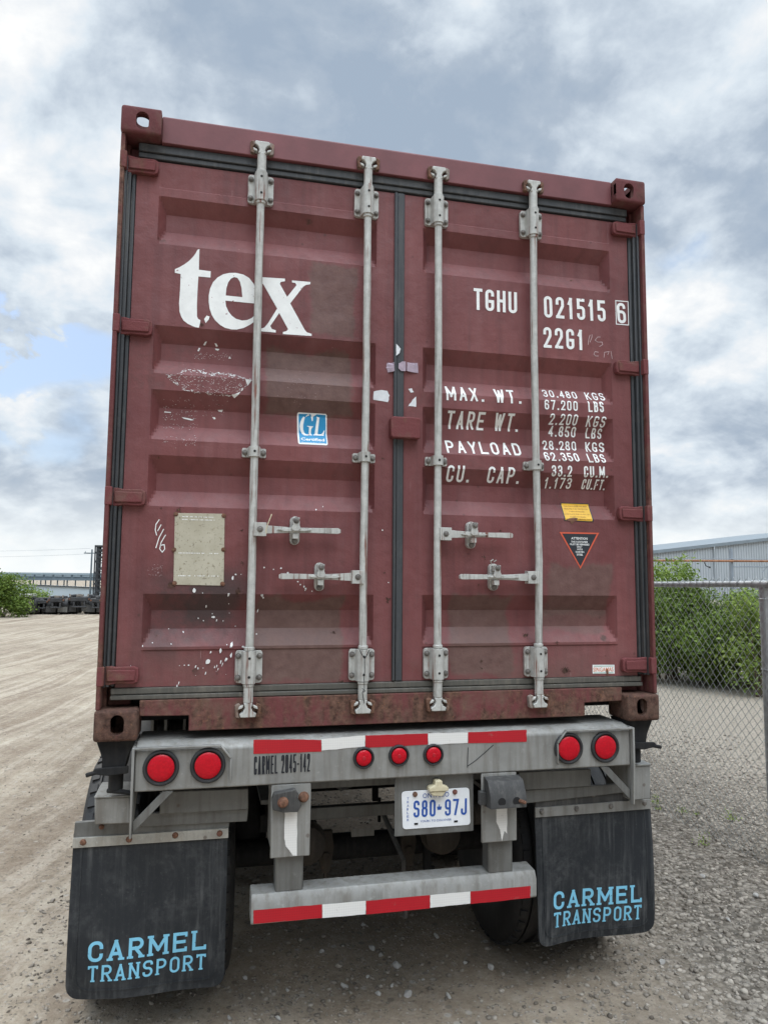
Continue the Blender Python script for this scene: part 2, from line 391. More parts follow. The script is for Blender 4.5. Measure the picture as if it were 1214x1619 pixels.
M['teal_ink'] = simple('green sticker stripe', (0.25, 0.45, 0.38), 0.5, 0.15, 30)
M['paper'] = simple('torn paper', (0.70, 0.71, 0.72), 0.8, 0.1, 40)
M['paper_old'] = simple('faded lilac paper', (0.40, 0.32, 0.38), 0.8, 0.2, 30)
def mat_dataplate():
    g = G('cream data plate with rust specks'); f = g.noise(60, 5, .7)
    c = g.mix(g.rng(g.noise(9, 5, .6), .35, .7), (0.42, 0.38, 0.285), (0.53, 0.49, 0.385))
    c = g.mix(g.rng(f, 0.60, 0.70, 0, 0.75), c, (0.21, 0.155, 0.08))
    c = g.mix(g.rng(g.noise(120, 3, .6), 0.60, 0.68, 0, 0.5), c, (0.17, 0.15, 0.12))
    return g.done(c, 0.6, 0.1, 0.4)
M['dataplate'] = mat_dataplate()
M['galv'] = mat_steel('galvanised fence tube', (0.46, 0.48, 0.49), (0.36, 0.37, 0.37), 0.55, 0.4)
M['wire'] = simple('galvanised fence wire', (0.40, 0.415, 0.41), 0.45, 0.25, 3, 0.25)
def mat_leaf(name, a, b):
    g = G(name); at_ = g.N('ShaderNodeAttribute', attribute_name='tone')
    c = g.mix(at_.outputs['Fac'], a, b)
    g.bs.inputs['Transmission Weight'].default_value = 0.0
    tr = g.N('ShaderNodeBsdfTranslucent'); g.set(tr.inputs[0], g.mix(0.5, c, (0.16, 0.26, 0.04)))
    mx = g.N('ShaderNodeMixShader'); mx.inputs[0].default_value = 0.28
    g.L.new(g.bs.outputs[0], mx.inputs[1]); g.L.new(tr.outputs[0], mx.inputs[2]); g.L.new(mx.outputs[0], g.out.inputs[0])
    return g.done(c, 0.55, 0, 0.3)
M['leaf'] = mat_leaf('green bush leaves', (0.050, 0.095, 0.018), (0.215, 0.300, 0.055))
M['leaf_lt'] = mat_leaf('fresh light green leaves', (0.13, 0.20, 0.04), (0.31, 0.39, 0.09))
M['bark'] = simple('bush stem bark', (0.10, 0.075, 0.055), 0.9, 0.3, 20)
M['siding'] = simple('grey ribbed wall siding', (0.40, 0.43, 0.45), 0.5, 0.06, 0.3)
M['siding_trim'] = simple('blue grey roof trim', (0.20, 0.235, 0.26), 0.5, 0.1, 1)
M['rustpipe'] = mat_rusty('rusted pipe with orange paint', 0.4, rust=(0.22, 0.10, 0.05), red=(0.42, 0.22, 0.12))
M['bluepost'] = simple('blue grey steel post', (0.24, 0.28, 0.32), 0.5, 0.15, 3)
M['gallery'] = simple('grey blue conveyor cladding', (0.16, 0.20, 0.225), 0.6, 0.2, 0.2)
M['gallery_lt'] = simple('pale conveyor panels', (0.27, 0.32, 0.34), 0.6, 0.15, 0.3)
M['shed'] = simple('pale blue grey shed wall', (0.42, 0.49, 0.53), 0.6, 0.05, 0.2)
M['tower'] = simple('dark tower steel', (0.030, 0.034, 0.039), 0.7, 0.3, 2)
M['dark_veh'] = simple('dark grimy chassis paint', (0.045, 0.045, 0.047), 0.7, 0.5, 2)
M['tan_veh'] = simple('dusty trailer fender', (0.24, 0.21, 0.18), 0.7, 0.3, 2)
M['pale_veh'] = simple('pale trailer deck edge', (0.42, 0.42, 0.38), 0.6, 0.2, 2)
def mat_stone():
    g = G('loose limestone'); at_ = g.N('ShaderNodeAttribute', attribute_name='tone')
    c = g.mix(at_.outputs['Fac'], (0.100, 0.082, 0.064), (0.455, 0.405, 0.340))
    c = g.mix(g.rng(g.noise(55, 5, .65), 0.4, 0.7, 0, 0.4), c, (0.20, 0.17, 0.14))
    g.bump(g.noise(90, 4), 0.3, 0.004)
    return g.done(c, 0.85, 0, 0.25)
M['stone'] = mat_stone()
def mat_pebble():
    g = G('pale single stone'); c = g.mix(g.rng(g.noise(30, 5, .65), 0.35, 0.7), (0.30, 0.28, 0.255), (0.54, 0.52, 0.49))
    g.bump(g.noise(60, 4), 0.35, 0.004)
    return g.done(c, 0.85, 0, 0.25)
M['pebble'] = mat_pebble()
def mat_ground():
    g = G('packed dirt and gravel'); x, y, z = g.sep()
    big = g.noise(0.35, 5, .55); med = g.noise(2.2, 6, .6); fin = g.noise(60, 5, .7)
    dirt = g.mix(g.rng(med, .3, .7), (0.238, 0.190, 0.138), (0.375, 0.310, 0.235))
    dirt = g.mix(g.rng(big, .38, .66), dirt, (0.235, 0.185, 0.138))
    # pale dusty tyre tracks sweeping across the yard
    warp = g.math('MULTIPLY', g.math('SUBTRACT', g.noise(0.10, 2, .5), 0.5), 2.6)
    cx = g.math('ADD', g.math('MULTIPLY', x, 1.0), g.math('MULTIPLY', y, -0.15)); cx = g.math('ADD', cx, warp)
    cmb = g.N('ShaderNodeCombineXYZ'); g.L.new(g.math('MULTIPLY', cx, 2.2), cmb.inputs[0]); g.L.new(g.math('MULTIPLY', y, 0.045), cmb.inputs[1])
    tr = g.noise(1.0, 7, .65, 0.3, vec=cmb.outputs[0])
    left = g.rng(x, -1.2, -0.2, 1, 0)
    brk = g.math('ADD', tr, g.math('MULTIPLY', g.math('SUBTRACT', g.noise(1.3, 7, .7), .5), .45))
    brk = g.math('ADD', brk, g.math('MULTIPLY', g.math('SUBTRACT', g.noise(.28, 4, .6), .5), .35))
    dirt = g.mix(g.math('MULTIPLY', g.rng(brk, .44, .66), g.math('MULTIPLY', left, 0.75)), dirt, (0.490, 0.430, 0.338))
    dirt = g.mix(g.math('MULTIPLY', g.rng(brk, .42, .28), g.math('MULTIPLY', left, 0.25)), dirt, (0.265, 0.205, 0.150))
    cm2 = g.N('ShaderNodeCombineXYZ'); g.L.new(g.math('MULTIPLY', cx, 7.5), cm2.inputs[0]); g.L.new(g.math('MULTIPLY', y, 0.16), cm2.inputs[1])
    rut = g.math('ADD', g.noise(1.0, 5, .6, 0.2, vec=cm2.outputs[0]), g.math('MULTIPLY', g.math('SUBTRACT', g.noise(3.4, 7, .75), .5), .5))
    dirt = g.mix(g.math('MULTIPLY', g.rng(rut, .50, .60), g.math('MULTIPLY', left, 0.45)), dirt, (0.56, 0.495, 0.405))
    dirt = g.mix(g.math('MULTIPLY', g.rng(rut, .44, .36), g.math('MULTIPLY', left, 0.28)), dirt, (0.230, 0.175, 0.125))
    grit = g.noise(14, 8, .78)
    dirt = g.mix(g.rng(grit, .50, .66, 0, .42), dirt, (0.47, 0.42, 0.355)); dirt = g.mix(g.rng(grit, .48, .34, 0, .5), dirt, (0.135, 0.103, 0.075))
    v3 = g.N('ShaderNodeTexVoronoi'); v3.inputs['Scale'].default_value = 17; g.L.new(g.co, v3.inputs['Vector'])
    p3 = g.math('MULTIPLY', g.rng(g.sep(v3.outputs['Color'])[1], .80, .83), g.rng(v3.outputs['Distance'], .22, .34, 1, 0))
    dirt = g.mix(g.math('MULTIPLY', p3, 0.7), dirt, g.mix(g.sep(v3.outputs['Color'])[2], (0.12, 0.10, 0.085), (0.46, 0.43, 0.38)))
    # grey crushed stone along the fence and beyond it
    wob = g.math('MULTIPLY', g.math('SUBTRACT', g.noise(0.9, 4, .6), .5), 1.6)
    edge = g.rng(g.math('ADD', x, wob), 0.9, 1.9)
    vor = g.N('ShaderNodeTexVoronoi'); vor.inputs['Scale'].default_value = 30; g.L.new(g.co, vor.inputs['Vector'])
    sv = g.sep(vor.outputs['Color'])[0]
    grav = g.mix(sv, (0.120, 0.102, 0.082), (0.365, 0.325, 0.272))
    grav = g.mix(g.rng(vor.outputs['Distance'], .45, .75, 0, .7), grav, (0.085, 0.075, 0.062))
    sandy = g.rng(g.math('ADD', x, wob), 3.6, 4.6)
    grav = g.mix(g.math('MULTIPLY', sandy, 0.65), grav, (0.345, 0.305, 0.252))
    c = g.mix(edge, dirt, grav)
    # pebbly speckle everywhere
    v2 = g.N('ShaderNodeTexVoronoi'); v2.inputs['Scale'].default_value = 55; g.L.new(g.co, v2.inputs['Vector'])
    pick = g.rng(g.sep(v2.outputs['Color'])[1], .66, .70)
    peb = g.math('MULTIPLY', pick, g.rng(v2.outputs['Distance'], .28, .40, 1, 0))
    c = g.mix(g.math('MULTIPLY', peb, 0.55), c, g.mix(g.sep(v2.outputs['Color'])[2], (0.13, 0.115, 0.10), (0.48, 0.45, 0.41)))
    c = g.mix(g.rng(fin, .35, .7, 0, .45), c, g.mix(.5, c, (0.12, 0.10, 0.08)))
    hgt = g.math('ADD', g.math('MULTIPLY', fin, .5), g.math('ADD', g.math('MULTIPLY', peb, 0.6), g.math('MULTIPLY', med, .8)))
    hgt = g.math('SUBTRACT', hgt, g.math('MULTIPLY', g.math('MULTIPLY', vor.outputs['Distance'], edge), 0.9))
    g.bump(hgt, 0.8, 0.022)
    return g.done(c, 0.93, 0, 0.15)
M['ground'] = mat_ground()

# ------------------------------------------------------------------ lettering
GL = {
 'A': [(0, [(0,0),(.5,1)]), (0, [(.5,1),(1,0)]), (0, [(.2,.3),(.8,.3)])],
 'B': [(1, [(0,0),(1,0,.45),(1,.53,.45),(0,.53)]), (0, [(0,.53),(0,1),(.92,1,.45),(.92,.53,.45),(.5,.53)])],
 'C': [(0, [(1,.73),(1,1,.5),(0,1,.5),(0,0,.5),(1,0,.5),(1,.27)])],
 'D': [(1, [(0,0),(1,0,.5),(1,1,.5),(0,1)])],
 'E': [(0, [(1,1),(0,1),(0,0),(1,0)]), (0, [(0,.52),(.85,.52)])],
 'F': [(0, [(1,1),(0,1),(0,0)]), (0, [(0,.50),(.85,.50)])],
 'G': [(0, [(1,.80),(1,1,.5),(0,1,.5),(0,0,.5),(1,0,.5),(1,.44),(.55,.44)])],
 'H': [(0, [(0,0),(0,1)]), (0, [(1,0),(1,1)]), (0, [(0,.52),(1,.52)])],
 'I': [(0, [(.5,0),(.5,1)])],
 'J': [(0, [(1,1),(1,0,.5),(0,0,.5),(0,.3)])],
 'K': [(0, [(0,0),(0,1)]), (0, [(1,1),(0,.38)]), (0, [(.3,.58),(1,0)])],
 'L': [(0, [(0,1),(0,0),(1,0)])],
 'M': [(0, [(0,0),(0,1)]), (0, [(0,1),(.5,.25)]), (0, [(.5,.25),(1,1)]), (0, [(1,1),(1,0)])],
 'N': [(0, [(0,0),(0,1)]), (0, [(0,1),(1,0)]), (0, [(1,0),(1,1)])],
 'O': [(1, [(0,0,.5),(1,0,.5),(1,1,.5),(0,1,.5)])],
 'P': [(0, [(0,0),(0,1),(1,1,.5),(1,.45,.5),(0,.45)])],
 'R': [(0, [(0,0),(0,1),(1,1,.5),(1,.48,.5),(0,.48)]), (0, [(.45,.48),(1,0)])],
 'S': [(0, [(1,.83),(1,1,.5),(0,1,.5),(0,.53,.5),(1,.53,.5),(1,0,.5),(0,0,.5),(0,.19)])],
 'T': [(0, [(.5,0),(.5,1)]), (0, [(0,1),(1,1)])],
 'U': [(0, [(0,1),(0,0,.5),(1,0,.5),(1,1)])],
 'V': [(0, [(0,1),(.5,0)]), (0, [(.5,0),(1,1)])],
 'W': [(0, [(0,1),(.25,0)]), (0, [(.25,0),(.5,.9)]), (0, [(.5,.9),(.75,0)]), (0, [(.75,0),(1,1)])],
 'X': [(0, [(0,0),(1,1)]), (0, [(0,1),(1,0)])],
 'Y': [(0, [(.5,0),(.5,.45)]), (0, [(0,1),(.5,.45)]), (0, [(1,1),(.5,.45)])],
 '1': [(0, [(.62,0),(.62,1)]), (0, [(.62,1),(.08,.76)])],
 '2': [(0, [(0,.74),(0,1,.5),(1,1,.5),(1,.60,.35),(0.02,.0)]), (0, [(0,0),(1,0)])],
 '3': [(0, [(0,.83),(0,1,.5),(1,1,.5),(1,.53,.5),(.4,.53)]), (0, [(.4,.53),(1,.53,.5),(1,0,.5),(0,0,.5),(0,.19)])],
 '4': [(0, [(.76,0),(.76,1)]), (0, [(.76,1),(0,.27)]), (0, [(0,.27),(1,.27)])],
 '5': [(0, [(.95,1),(.03,1),(.03,.58),(1,.62,.5),(1,0,.5),(0,0,.5),(0,.19)])],
 '6': [(0, [(1,.83),(1,1,.5),(0,1,.5),(0,0,.5),(1,0,.5),(1,.57,.5),(0,.57,.3)])],
 '7': [(0, [(0,1),(1,1)]), (0, [(1,1),(.35,0)])],
 '8': [(1, [(0,0,.5),(1,0,.5),(1,.53,.5),(0,.53,.5)]), (1, [(.06,.53,.5),(.94,.53,.5),(.94,1,.5),(.06,1,.5)])],
 '9': [(0, [(0,.17),(0,0,.5),(1,0,.5),(1,1,.5),(0,1,.5),(0,.43,.5),(1,.43,.3)])],
 '.': [(0, [(.5,.0),(.5,.001)])], '-': [(0, [(0,.45),(1,.45)])], '/': [(0, [(0,0),(1,1)])],
}
GL['0'] = GL['O']
NARROW = {'.': .42, '1': .72, 'I': .35, '-': .7, ' ': .6, 'M': 1.3, 'W': 1.3, '/': .8}
def fillet(pts, closed, sx, sy):
    n = len(pts); P = [Vector((p[0]*sx, p[1]*sy)) for p in pts]; R = [p[2]*sx if len(p) > 2 else 0 for p in pts]
    out = []
    for i in range(n):
        if R[i] <= 0 or (not closed and i in (0, n-1)): out.append(P[i]); continue
        a, b, c = P[i-1], P[i], P[(i+1) % n]
        u, v = (a-b), (c-b); lu, lv = u.length, v.length
        if lu < 1e-7 or lv < 1e-7: out.append(b); continue
        u.normalize(); v.normalize()
        ang = math.acos(max(-1, min(1, u.dot(v))))
        t = R[i]/math.tan(ang/2)
        t = min(t, lu*(0.5 if R[i-1] > 0 and (closed or i-1 > 0) else .98), lv*(0.5 if R[(i+1) % n] > 0 and (closed or i+1 < n-1) else .98))
        p0, p1 = b+u*t, b+v*t
        for k in range(7): out.append(_arc(p0, b, p1, k/6.0))
    q = []
    for p in out:
        if not q or (p-q[-1]).length > 1e-6: q.append(p)
    if closed and (q[0]-q[-1]).length < 1e-6: q.pop()
    return q
def _arc(p0, b, p1, s):
    w = 0.72
    d = (1-s)**2 + 2*w*s*(1-s) + s*s
    return ((1-s)**2*p0 + 2*w*s*(1-s)*b + s*s*p1)/d
def stroke(pts, closed, t, cap=True):
    P = [p.copy() for p in pts]; n = len(P)
    if not closed and cap and n > 1:
        P[0] = P[0] + (P[0]-P[1]).normalized()*t/2; P[-1] = P[-1] + (P[-1]-P[-2]).normalized()*t/2
    Lp, Rp = [], []
    for i in range(n):
        a = P[i-1] if (closed or i > 0) else None; c = P[(i+1) % n] if (closed or i < n-1) else None
        d1 = (P[i]-a).normalized() if a is not None else None; d2 = (c-P[i]).normalized() if c is not None else None
        if d1 is None: d1 = d2
        if d2 is None: d2 = d1
        n1, n2 = Vector((-d1.y, d1.x)), Vector((-d2.y, d2.x)); nn = n1+n2
        if nn.length < 1e-6: nn = n1
        nn.normalize(); k = t/2/max(0.35, nn.dot(n1))
        Lp.append(P[i]+nn*k); Rp.append(P[i]-nn*k)
    return Lp, Rp
def text_quads(txt, w, h, t, cw, gap, slab=False):
    """strokes of a line of text as (list of quads) in a box w x h; cw letter width ratio source"""
    adv = [NARROW.get(c, 1.0) for c in txt]
    tot = sum(adv)*cw + gap*(len(txt)-1); sx = w/tot
    x = 0.0; res = []; layer = 0
    for c, a in zip(txt, adv):
        lw = a*cw*sx
        if c in GL:
            for closed, pts in GL[c]:
                iw, ih = max(lw-t, 1e-4), h-t
                if c == '.': res.append((layer, [(x+lw/2-t*.6, 0), (x+lw/2+t*.6, 0), (x+lw/2+t*.6, t*1.15), (x+lw/2-t*.6, t*1.15)])); layer += 1; continue
                q = fillet(pts, closed, iw, ih)
                q = [p + Vector((x+t/2, t/2)) for p in q]
                Lp, Rp = stroke(q, closed, t)
                n = len(q)
                for i in range(n if closed else n-1):
                    j = (i+1) % n
                    quad = [(Lp[i].x, min(h, max(0, Lp[i].y))), (Rp[i].x, min(h, max(0, Rp[i].y))), (Rp[j].x, min(h, max(0, Rp[j].y))), (Lp[j].x, min(h, max(0, Lp[j].y)))]
                    res.append((layer + .8*i/n, quad))
                layer += 1
                if slab and not closed:
                    for k, (e, o) in enumerate(((q[0], q[1]), (q[-1], q[-2]))):
                        yy = e.y
                        vert = abs(e.y-o.y) > abs(e.x-o.x)
                        if vert and (yy < t or yy > h-t):
                            if c in 'A' and yy > h-t: continue
                            if c in 'CS': continue
                            sl = t*.92; y0 = 0 if yy < t else h-t*.72
                            res.append((layer, [(e.x-sl, y0), (e.x+sl, y0), (e.x+sl, y0+t*.72), (e.x-sl, y0+t*.72)])); layer += 1
                        elif not vert and c in 'ELT' and (yy < t or yy > h-t):
                            up = 1 if yy < t else -1; y0 = yy-t/2*up
                            xa = e.x + (t/2 if e.x > o.x else -t/2)
                            xs = sorted((xa, xa - (t*.75 if e.x > o.x else -t*.75)))
                            ys = sorted((yy-t/2*up, yy+t*1.0*up))
                            res.append((layer, [(xs[0], ys[0]), (xs[1], ys[0]), (xs[1], ys[1]), (xs[0], ys[1])])); layer += 1
        x += (a*cw + gap)*sx
        layer = layer % 6
    return res
class Decal:
    """flat shapes given in (X,Z) on a surface Y = depth(x,z) - eps, optionally split to follow corrugation"""
    def __init__(s, surf, eps=0.0012, up=0.0): s.up = up; s.surf, s.eps = surf, eps; s.mb = MB(); s.lay = []
    def poly(s, pts, layer=0):
        b = len(s.mb.v)
        s.mb.add([(x, 0.0, z) for x, z in pts], [tuple(range(len(pts)))]); s.lay += [layer]*len(pts)
    def loops(s, loops, layer=0):
        tri = geometry.tessellate_polygon([[Vector((x, z, 0)) for x, z in lp] for lp in loops])
        fl = [p for lp in loops for p in lp]
        s.mb.add([(x, 0.0, z) for x, z in fl], [tuple(t) for t in tri]); s.lay += [layer]*len(fl)
    def text(s, txt, x0, zb0, x1, zb1, h, t, cw=.62, gap=.22, slab=False, shear=0.0, layer=0, vertical=False):
        w = math.hypot(x1-x0, zb1-zb0); ca, sa = (x1-x0)/w, (zb1-zb0)/w
        for lay, q in text_quads(txt, w, h, t, cw, gap, slab):
            s.poly([(x0 + (a+shear*b)*ca - b*sa, zb0 + (a+shear*b)*sa + b*ca) for a, b in q], layer+lay)
    def build(s, name, mat, parent=None, zk=(), xk=(), label=None):
        me = bpy.data.meshes.new(name); me.from_pydata(s.mb.v, [], s.mb.f); me.materials.append(mat)
        bm = bmesh.new(); bm.from_mesh(me)
        ly = bm.verts.layers.float.new('lay'); bm.verts.ensure_lookup_table()
        for v, l in zip(bm.verts, s.lay): v[ly] = l
        zs = [v.co.z for v in bm.verts]; xs = [v.co.x for v in bm.verts]
        for z in zk:
            if min(zs) < z < max(zs): bmesh.ops.bisect_plane(bm, geom=bm.verts[:]+bm.edges[:]+bm.faces[:], plane_co=(0, 0, z), plane_no=(0, 0, 1))
        for x in xk:
            if min(xs) < x < max(xs): bmesh.ops.bisect_plane(bm, geom=bm.verts[:]+bm.edges[:]+bm.faces[:], plane_co=(x, 0, 0), plane_no=(1, 0, 0))
        for v in bm.verts:
            v.co.y = s.surf(v.co.x, v.co.z) - s.eps - 0.00018*v[ly]; v.co.z += s.up
        for f in bm.faces:
            f.normal_update()
            if f.normal.y > 0: f.normal_flip()
        bm.to_mesh(me); bm.free()
        o = bpy.data.objects.new(name, me); COL.objects.link(o)
        if parent: o.parent = parent
        if label: o['label'] = label
        return o
def font_text(d, txt, x0, z0, x1, h, layer=0, rot=0.0, bold=0.0, shear=0.0):
    """small print: built-in sans letters fitted into x0..x1 with cap height h"""
    cu = bpy.data.curves.new('t', 'FONT'); cu.body = txt; cu.size = 1.0; cu.offset = bold; cu.resolution_u = 2
    o = bpy.data.objects.new('t', cu); COL.objects.link(o)
    bpy.context.view_layer.update()
    me = o.evaluated_get(bpy.context.evaluated_depsgraph_get()).to_mesh()
    co = [v.co.copy() for v in me.vertices]; pol = [tuple(p.vertices) for p in me.polygons]
    COL.objects.unlink(o); bpy.data.objects.remove(o)
    mnx, mxx = min(c.x for c in co), max(c.x for c in co)
    s = (x1-x0)/(mxx-mnx); sz = h/0.70
    ca, sa = math.cos(rot), math.sin(rot)
    vs_ = []
    for c in co:
        a, b = (c.x-mnx)*s, c.y*sz; a += shear*b
        vs_.append((x0 + a*ca - b*sa, 0.0, z0 + a*sa + b*ca))
    d.mb.add(vs_, pol); d.lay += [layer]*len(vs_)
def wpx(px, py, Y, base=0.0):
    p = at(px, py, Y); return (p.x, p.z-base)

# ------------------------------------------------------------------ container
DY = 0.075                       # door face behind the corner casting face
CD = 0.045                       # depth of the door corrugation
K = (3.026+DY)/(3.026+.045)
REC = [(2.249,2.190,2.112,2.038),(1.684,1.620,1.546,1.478),(1.409,1.342,1.266,1.199),(1.134,1.064,.990,.922),(.565,.497,.422,.352)]
# narrow flat ledge above the first recess keeps a groove
ZK = sorted(z for r in REC for z in r)
XE = 0.030
DOORS = {'L': (-1.155, -0.018, -1.062, -0.112), 'R': (0.018, 1.155, 0.106, 1.056)}
def corr(x, z):
    for a, b, c, d in REC:
        if d < z < a:
            p = 1.0 if c <= z <= b else ((a-z)/(a-b) if z > b else (z-d)/(c-d))
            for x0, x1, i0, i1 in DOORS.values():
                if i0 < x < i1:
                    return CD*max(0, min(p, min(1, (x-i0)/XE), min(1, (i1-x)/XE)))
            return 0.0
    return 0.0
def dsurf(x, z): return DY + corr(x, z)

cont = empty('shipping_container', (0, 0, B), 'weathered maroon shipping container with white lettering on closed doors, riding on the trailer', 'container')
def door(side):
    x0, x1, i0, i1 = DOORS[side]
    xs = sorted(set([x0, i0, i0+XE*.25, i0+XE*.5, i0+XE*.75, i0+XE, i1-XE, i1-XE*.75, i1-XE*.5, i1-XE*.25, i1, x1] + [i0+XE+(i1-i0-2*XE)*k/6 for k in range(1, 6)]))
    zs = [0.195, 0.335, 0.341]
    for a, b, c, d in REC:
        zs += [d, d+(c-d)*.25, d+(c-d)*.5, d+(c-d)*.75, c, b, b+(a-b)*.25, b+(a-b)*.5, b+(a-b)*.75, a]
    zs = sorted(set(zs + [2.285, 2.291, 2.40, 0.8, 0.7, 1.75, 1.9]))
    me = MB(); nx, nz = len(xs), len(zs)
    def yy(x, z):
        y = dsurf(x, z)
        if i0 < x < i1 and (abs(z-0.335) < 1e-6 or abs(z-2.291) < 1e-6): y += 0.005     # weld seams of the top and bottom rails
        return y
    vs_ = [(x, yy(x, z), z) for z in zs for x in xs]
    fs = [(j*nx+i, j*nx+i+1, (j+1)*nx+i+1, (j+1)*nx+i) for j in range(nz-1) for i in range(nx-1)]
    me.add(vs_, fs)
    n0 = len(vs_)
    rim = [(i, 0) for i in range(nx)] + [(nx-1, j) for j in range(1, nz)] + [(i, nz-1) for i in range(nx-2, -1, -1)] + [(0, j) for j in range(nz-2, 0, -1)]
    back = [(xs[i], DY+0.06, zs[j]) for i, j in rim]
    me.v += back
    for k in range(len(rim)):
        a = rim[k][1]*nx+rim[k][0]; kk = (k+1) % len(rim); b = rim[kk][1]*nx+rim[kk][0]
        me.f.append([a, n0+k, n0+kk, b]); me.mi.append(0)
    me.f.append([n0+k for k in range(len(rim))]); me.mi.append(0)
    o = me.build('door', M['door'], cont, smooth=12)
    return o
doorL, doorR = door('L'), door('R')

def casting(cx, front, cz, mat, sx):
    """hollow ISO corner casting with oval apertures in its outer faces"""
    w, d, h, t = 0.162, 0.178, 0.118, 0.028
    x0 = -1.219 if sx < 0 else 1.219-w
    y0 = 0.0 if front else 6.058-d
    z0 = 0.0 if cz == 0 else 2.591-h
    bm = bmesh.new()
    def face_with_hole(o, u, v, W_, H_, hx, hy, rw, rh):
        n = 20; hole = []
        for k in range(n):
            a = 2*math.pi*k/n
            c, s_ = math.cos(a), math.sin(a)
            r = min(rw, rh)
            hole.append((hx + c*r + (0 if rw <= rh else math.copysign(rw-r, c)), hy + s_*r + (0 if rh <= rw else math.copysign(rh-r, s_))))
        outer = [(0, 0), (W_, 0), (W_, H_), (0, H_)]
        tri = geometry.tessellate_polygon([[Vector((a, b, 0)) for a, b in outer], [Vector((a, b, 0)) for a, b in hole]])
        pts = outer+hole; nrm = u.cross(v)
        vv = [bm.verts.new(o+u*a+v*b) for a, b in pts]
        for tr in tri: bm.faces.new([vv[i] for i in tr])
        inner = [bm.verts.new(o+u*a+v*b-nrm*t) for a, b in hole]
        for k in range(n):
            bm.faces.new([vv[4+k], vv[4+(k+1) % n], inner[(k+1) % n], inner[k]])
    X, Y, Z = Vector((1, 0, 0)), Vector((0, 1, 0)), Vector((0, 0, 1))
    hx = 0.089 if sx < 0 else w-0.089
    hz = 0.062 if cz == 0 else h-0.062
    if front: face_with_hole(Vector((x0, y0, z0)), X, Z, w, h, hx-0.003, hz, 0.026, 0.039)
    else: face_with_hole(Vector((x0+w, y0+d, z0)), -X, Z, w, h, w-hx, hz, 0.026, 0.039)
    yo = 0.089 if front else d-0.089
    if sx < 0: face_with_hole(Vector((x0, y0+d, z0)), -Y, Z, d, h, d-yo, hz, 0.026, 0.039)
    else: face_with_hole(Vector((x0+w, y0, z0)), Y, Z, d, h, yo, hz, 0.026, 0.039)
    if cz == 0: face_with_hole(Vector((x0, y0+d, z0)), X, -Y, w, d, w/2, d-yo, 0.030, 0.055)
    else: face_with_hole(Vector((x0, y0, z0+h)), X, Y, w, d, w/2, yo, 0.030, 0.055)
    # plain sides: inner side, inner end and the closed top/bottom
    def quad(*p): bm.faces.new([bm.verts.new(Vector(q)) for q in p])
    xi = x0+w if sx < 0 else x0
    yi = y0+d if front else y0
    if cz == 1:
        # upper castings: a window is open on the inner side towards the roof edge
        quad((xi, y0, z0), (xi, y0+d, z0), (xi, y0+d, z0+0.035), (xi, y0, z0+0.035))
        quad((xi, y0, z0+h-.03), (xi, y0+d, z0+h-.03), (xi, y0+d, z0+h), (xi, y0, z0+h))
        quad((xi, y0, z0+.035), (xi, y0+.04, z0+.035), (xi, y0+.04, z0+h-.03), (xi, y0, z0+h-.03))
        quad((xi, y0+d-.03, z0+.035), (xi, y0+d, z0+.035), (xi, y0+d, z0+h-.03), (xi, y0+d-.03, z0+h-.03))
    else: quad((xi, y0, z0), (xi, y0+d, z0), (xi, y0+d, z0+h), (xi, y0, z0+h))
    if cz == 1:
        quad((x0, yi, z0), (x0+w, yi, z0), (x0+w, yi, z0+.03), (x0, yi, z0+.03))
        quad((x0, yi, z0+h-.03), (x0+w, yi, z0+h-.03), (x0+w, yi, z0+h), (x0, yi, z0+h))
    else: quad((x0, yi, z0), (x0+w, yi, z0), (x0+w, yi, z0+h), (x0, yi, z0+h))
    zc = z0 if cz == 1 else z0+h
    quad((x0, y0, zc), (x0+w, y0, zc), (x0+w, y0+d, zc), (x0, y0+d, zc))
    bmesh.ops.remove_doubles(bm, verts=bm.verts, dist=1e-5)
    bmesh.ops.recalc_face_normals(bm, faces=bm.faces)
    edges = [e for e in bm.edges if len(e.link_faces) == 2 and e.calc_length() > 0.08 and e.calc_face_angle(0) > 1.2]
    bmesh.ops.bevel(bm, geom=edges, offset=0.012, segments=3, affect='EDGES', profile=0.5)
    me = bpy.data.meshes.new('corner_casting'); bm.to_mesh(me); bm.free(); me.materials.append(mat)
    me.polygons.foreach_set('use_smooth', [True]*len(me.polygons)); me.set_sharp_from_angle(angle=rad(35))
    o = bpy.data.objects.new('corner_casting', me); COL.objects.link(o); o.parent = cont
for sx in (-1, 1):
    for fr in (True, False):
        casting(0, fr, 0, M['casting'], sx); casting(0, fr, 1, M['casting_top'], sx)

# posts, header, sill, gaskets
for s in (-1, 1):
    def X(a): return s*a
    def bx(mb, a, b, *r): mb.box(min(s*a, s*b), max(s*a, s*b), *r)
    p = MB()
    bx(p, 1.199, 1.2165, 0.014, 0.10, 0.118, 2.473)      # outer lip of the J-section
    bx(p, 1.10, 1.187, 0.135, 0.175, 0.118, 2.473)      # recessed web behind the gasket
    bx(p, 1.187, 1.2165, 0.10, 0.178, 0.118, 2.473)
    p.build('corner_post', M['post'], cont, 0.004, 2)
    gk = MB(); bx(gk, 1.1575, 1.172, 0.066, 0.134, 0.20, 2.39)
    bx(gk, 1.174, 1.188, 0.050, 0.134, 0.20, 2.39); bx(gk, 1.1885, 1.1985, 0.036, 0.134, 0.20, 2.39)
    gk.build('side_gasket', M['gasket'], cont, 0.003)
h = MB()
h.prism([(0.042, 2.468), (0.042, 2.583), (0.048, 2.590), (0.178, 2.592), (0.178, 2.468)], -1.057, 1.057, 'x')
h.box(-1.187, 1.187, 0.120, 0.17, 2.36, 2.468)
h.build('door_header', M['header'], cont, 0.003)
gt = MB()
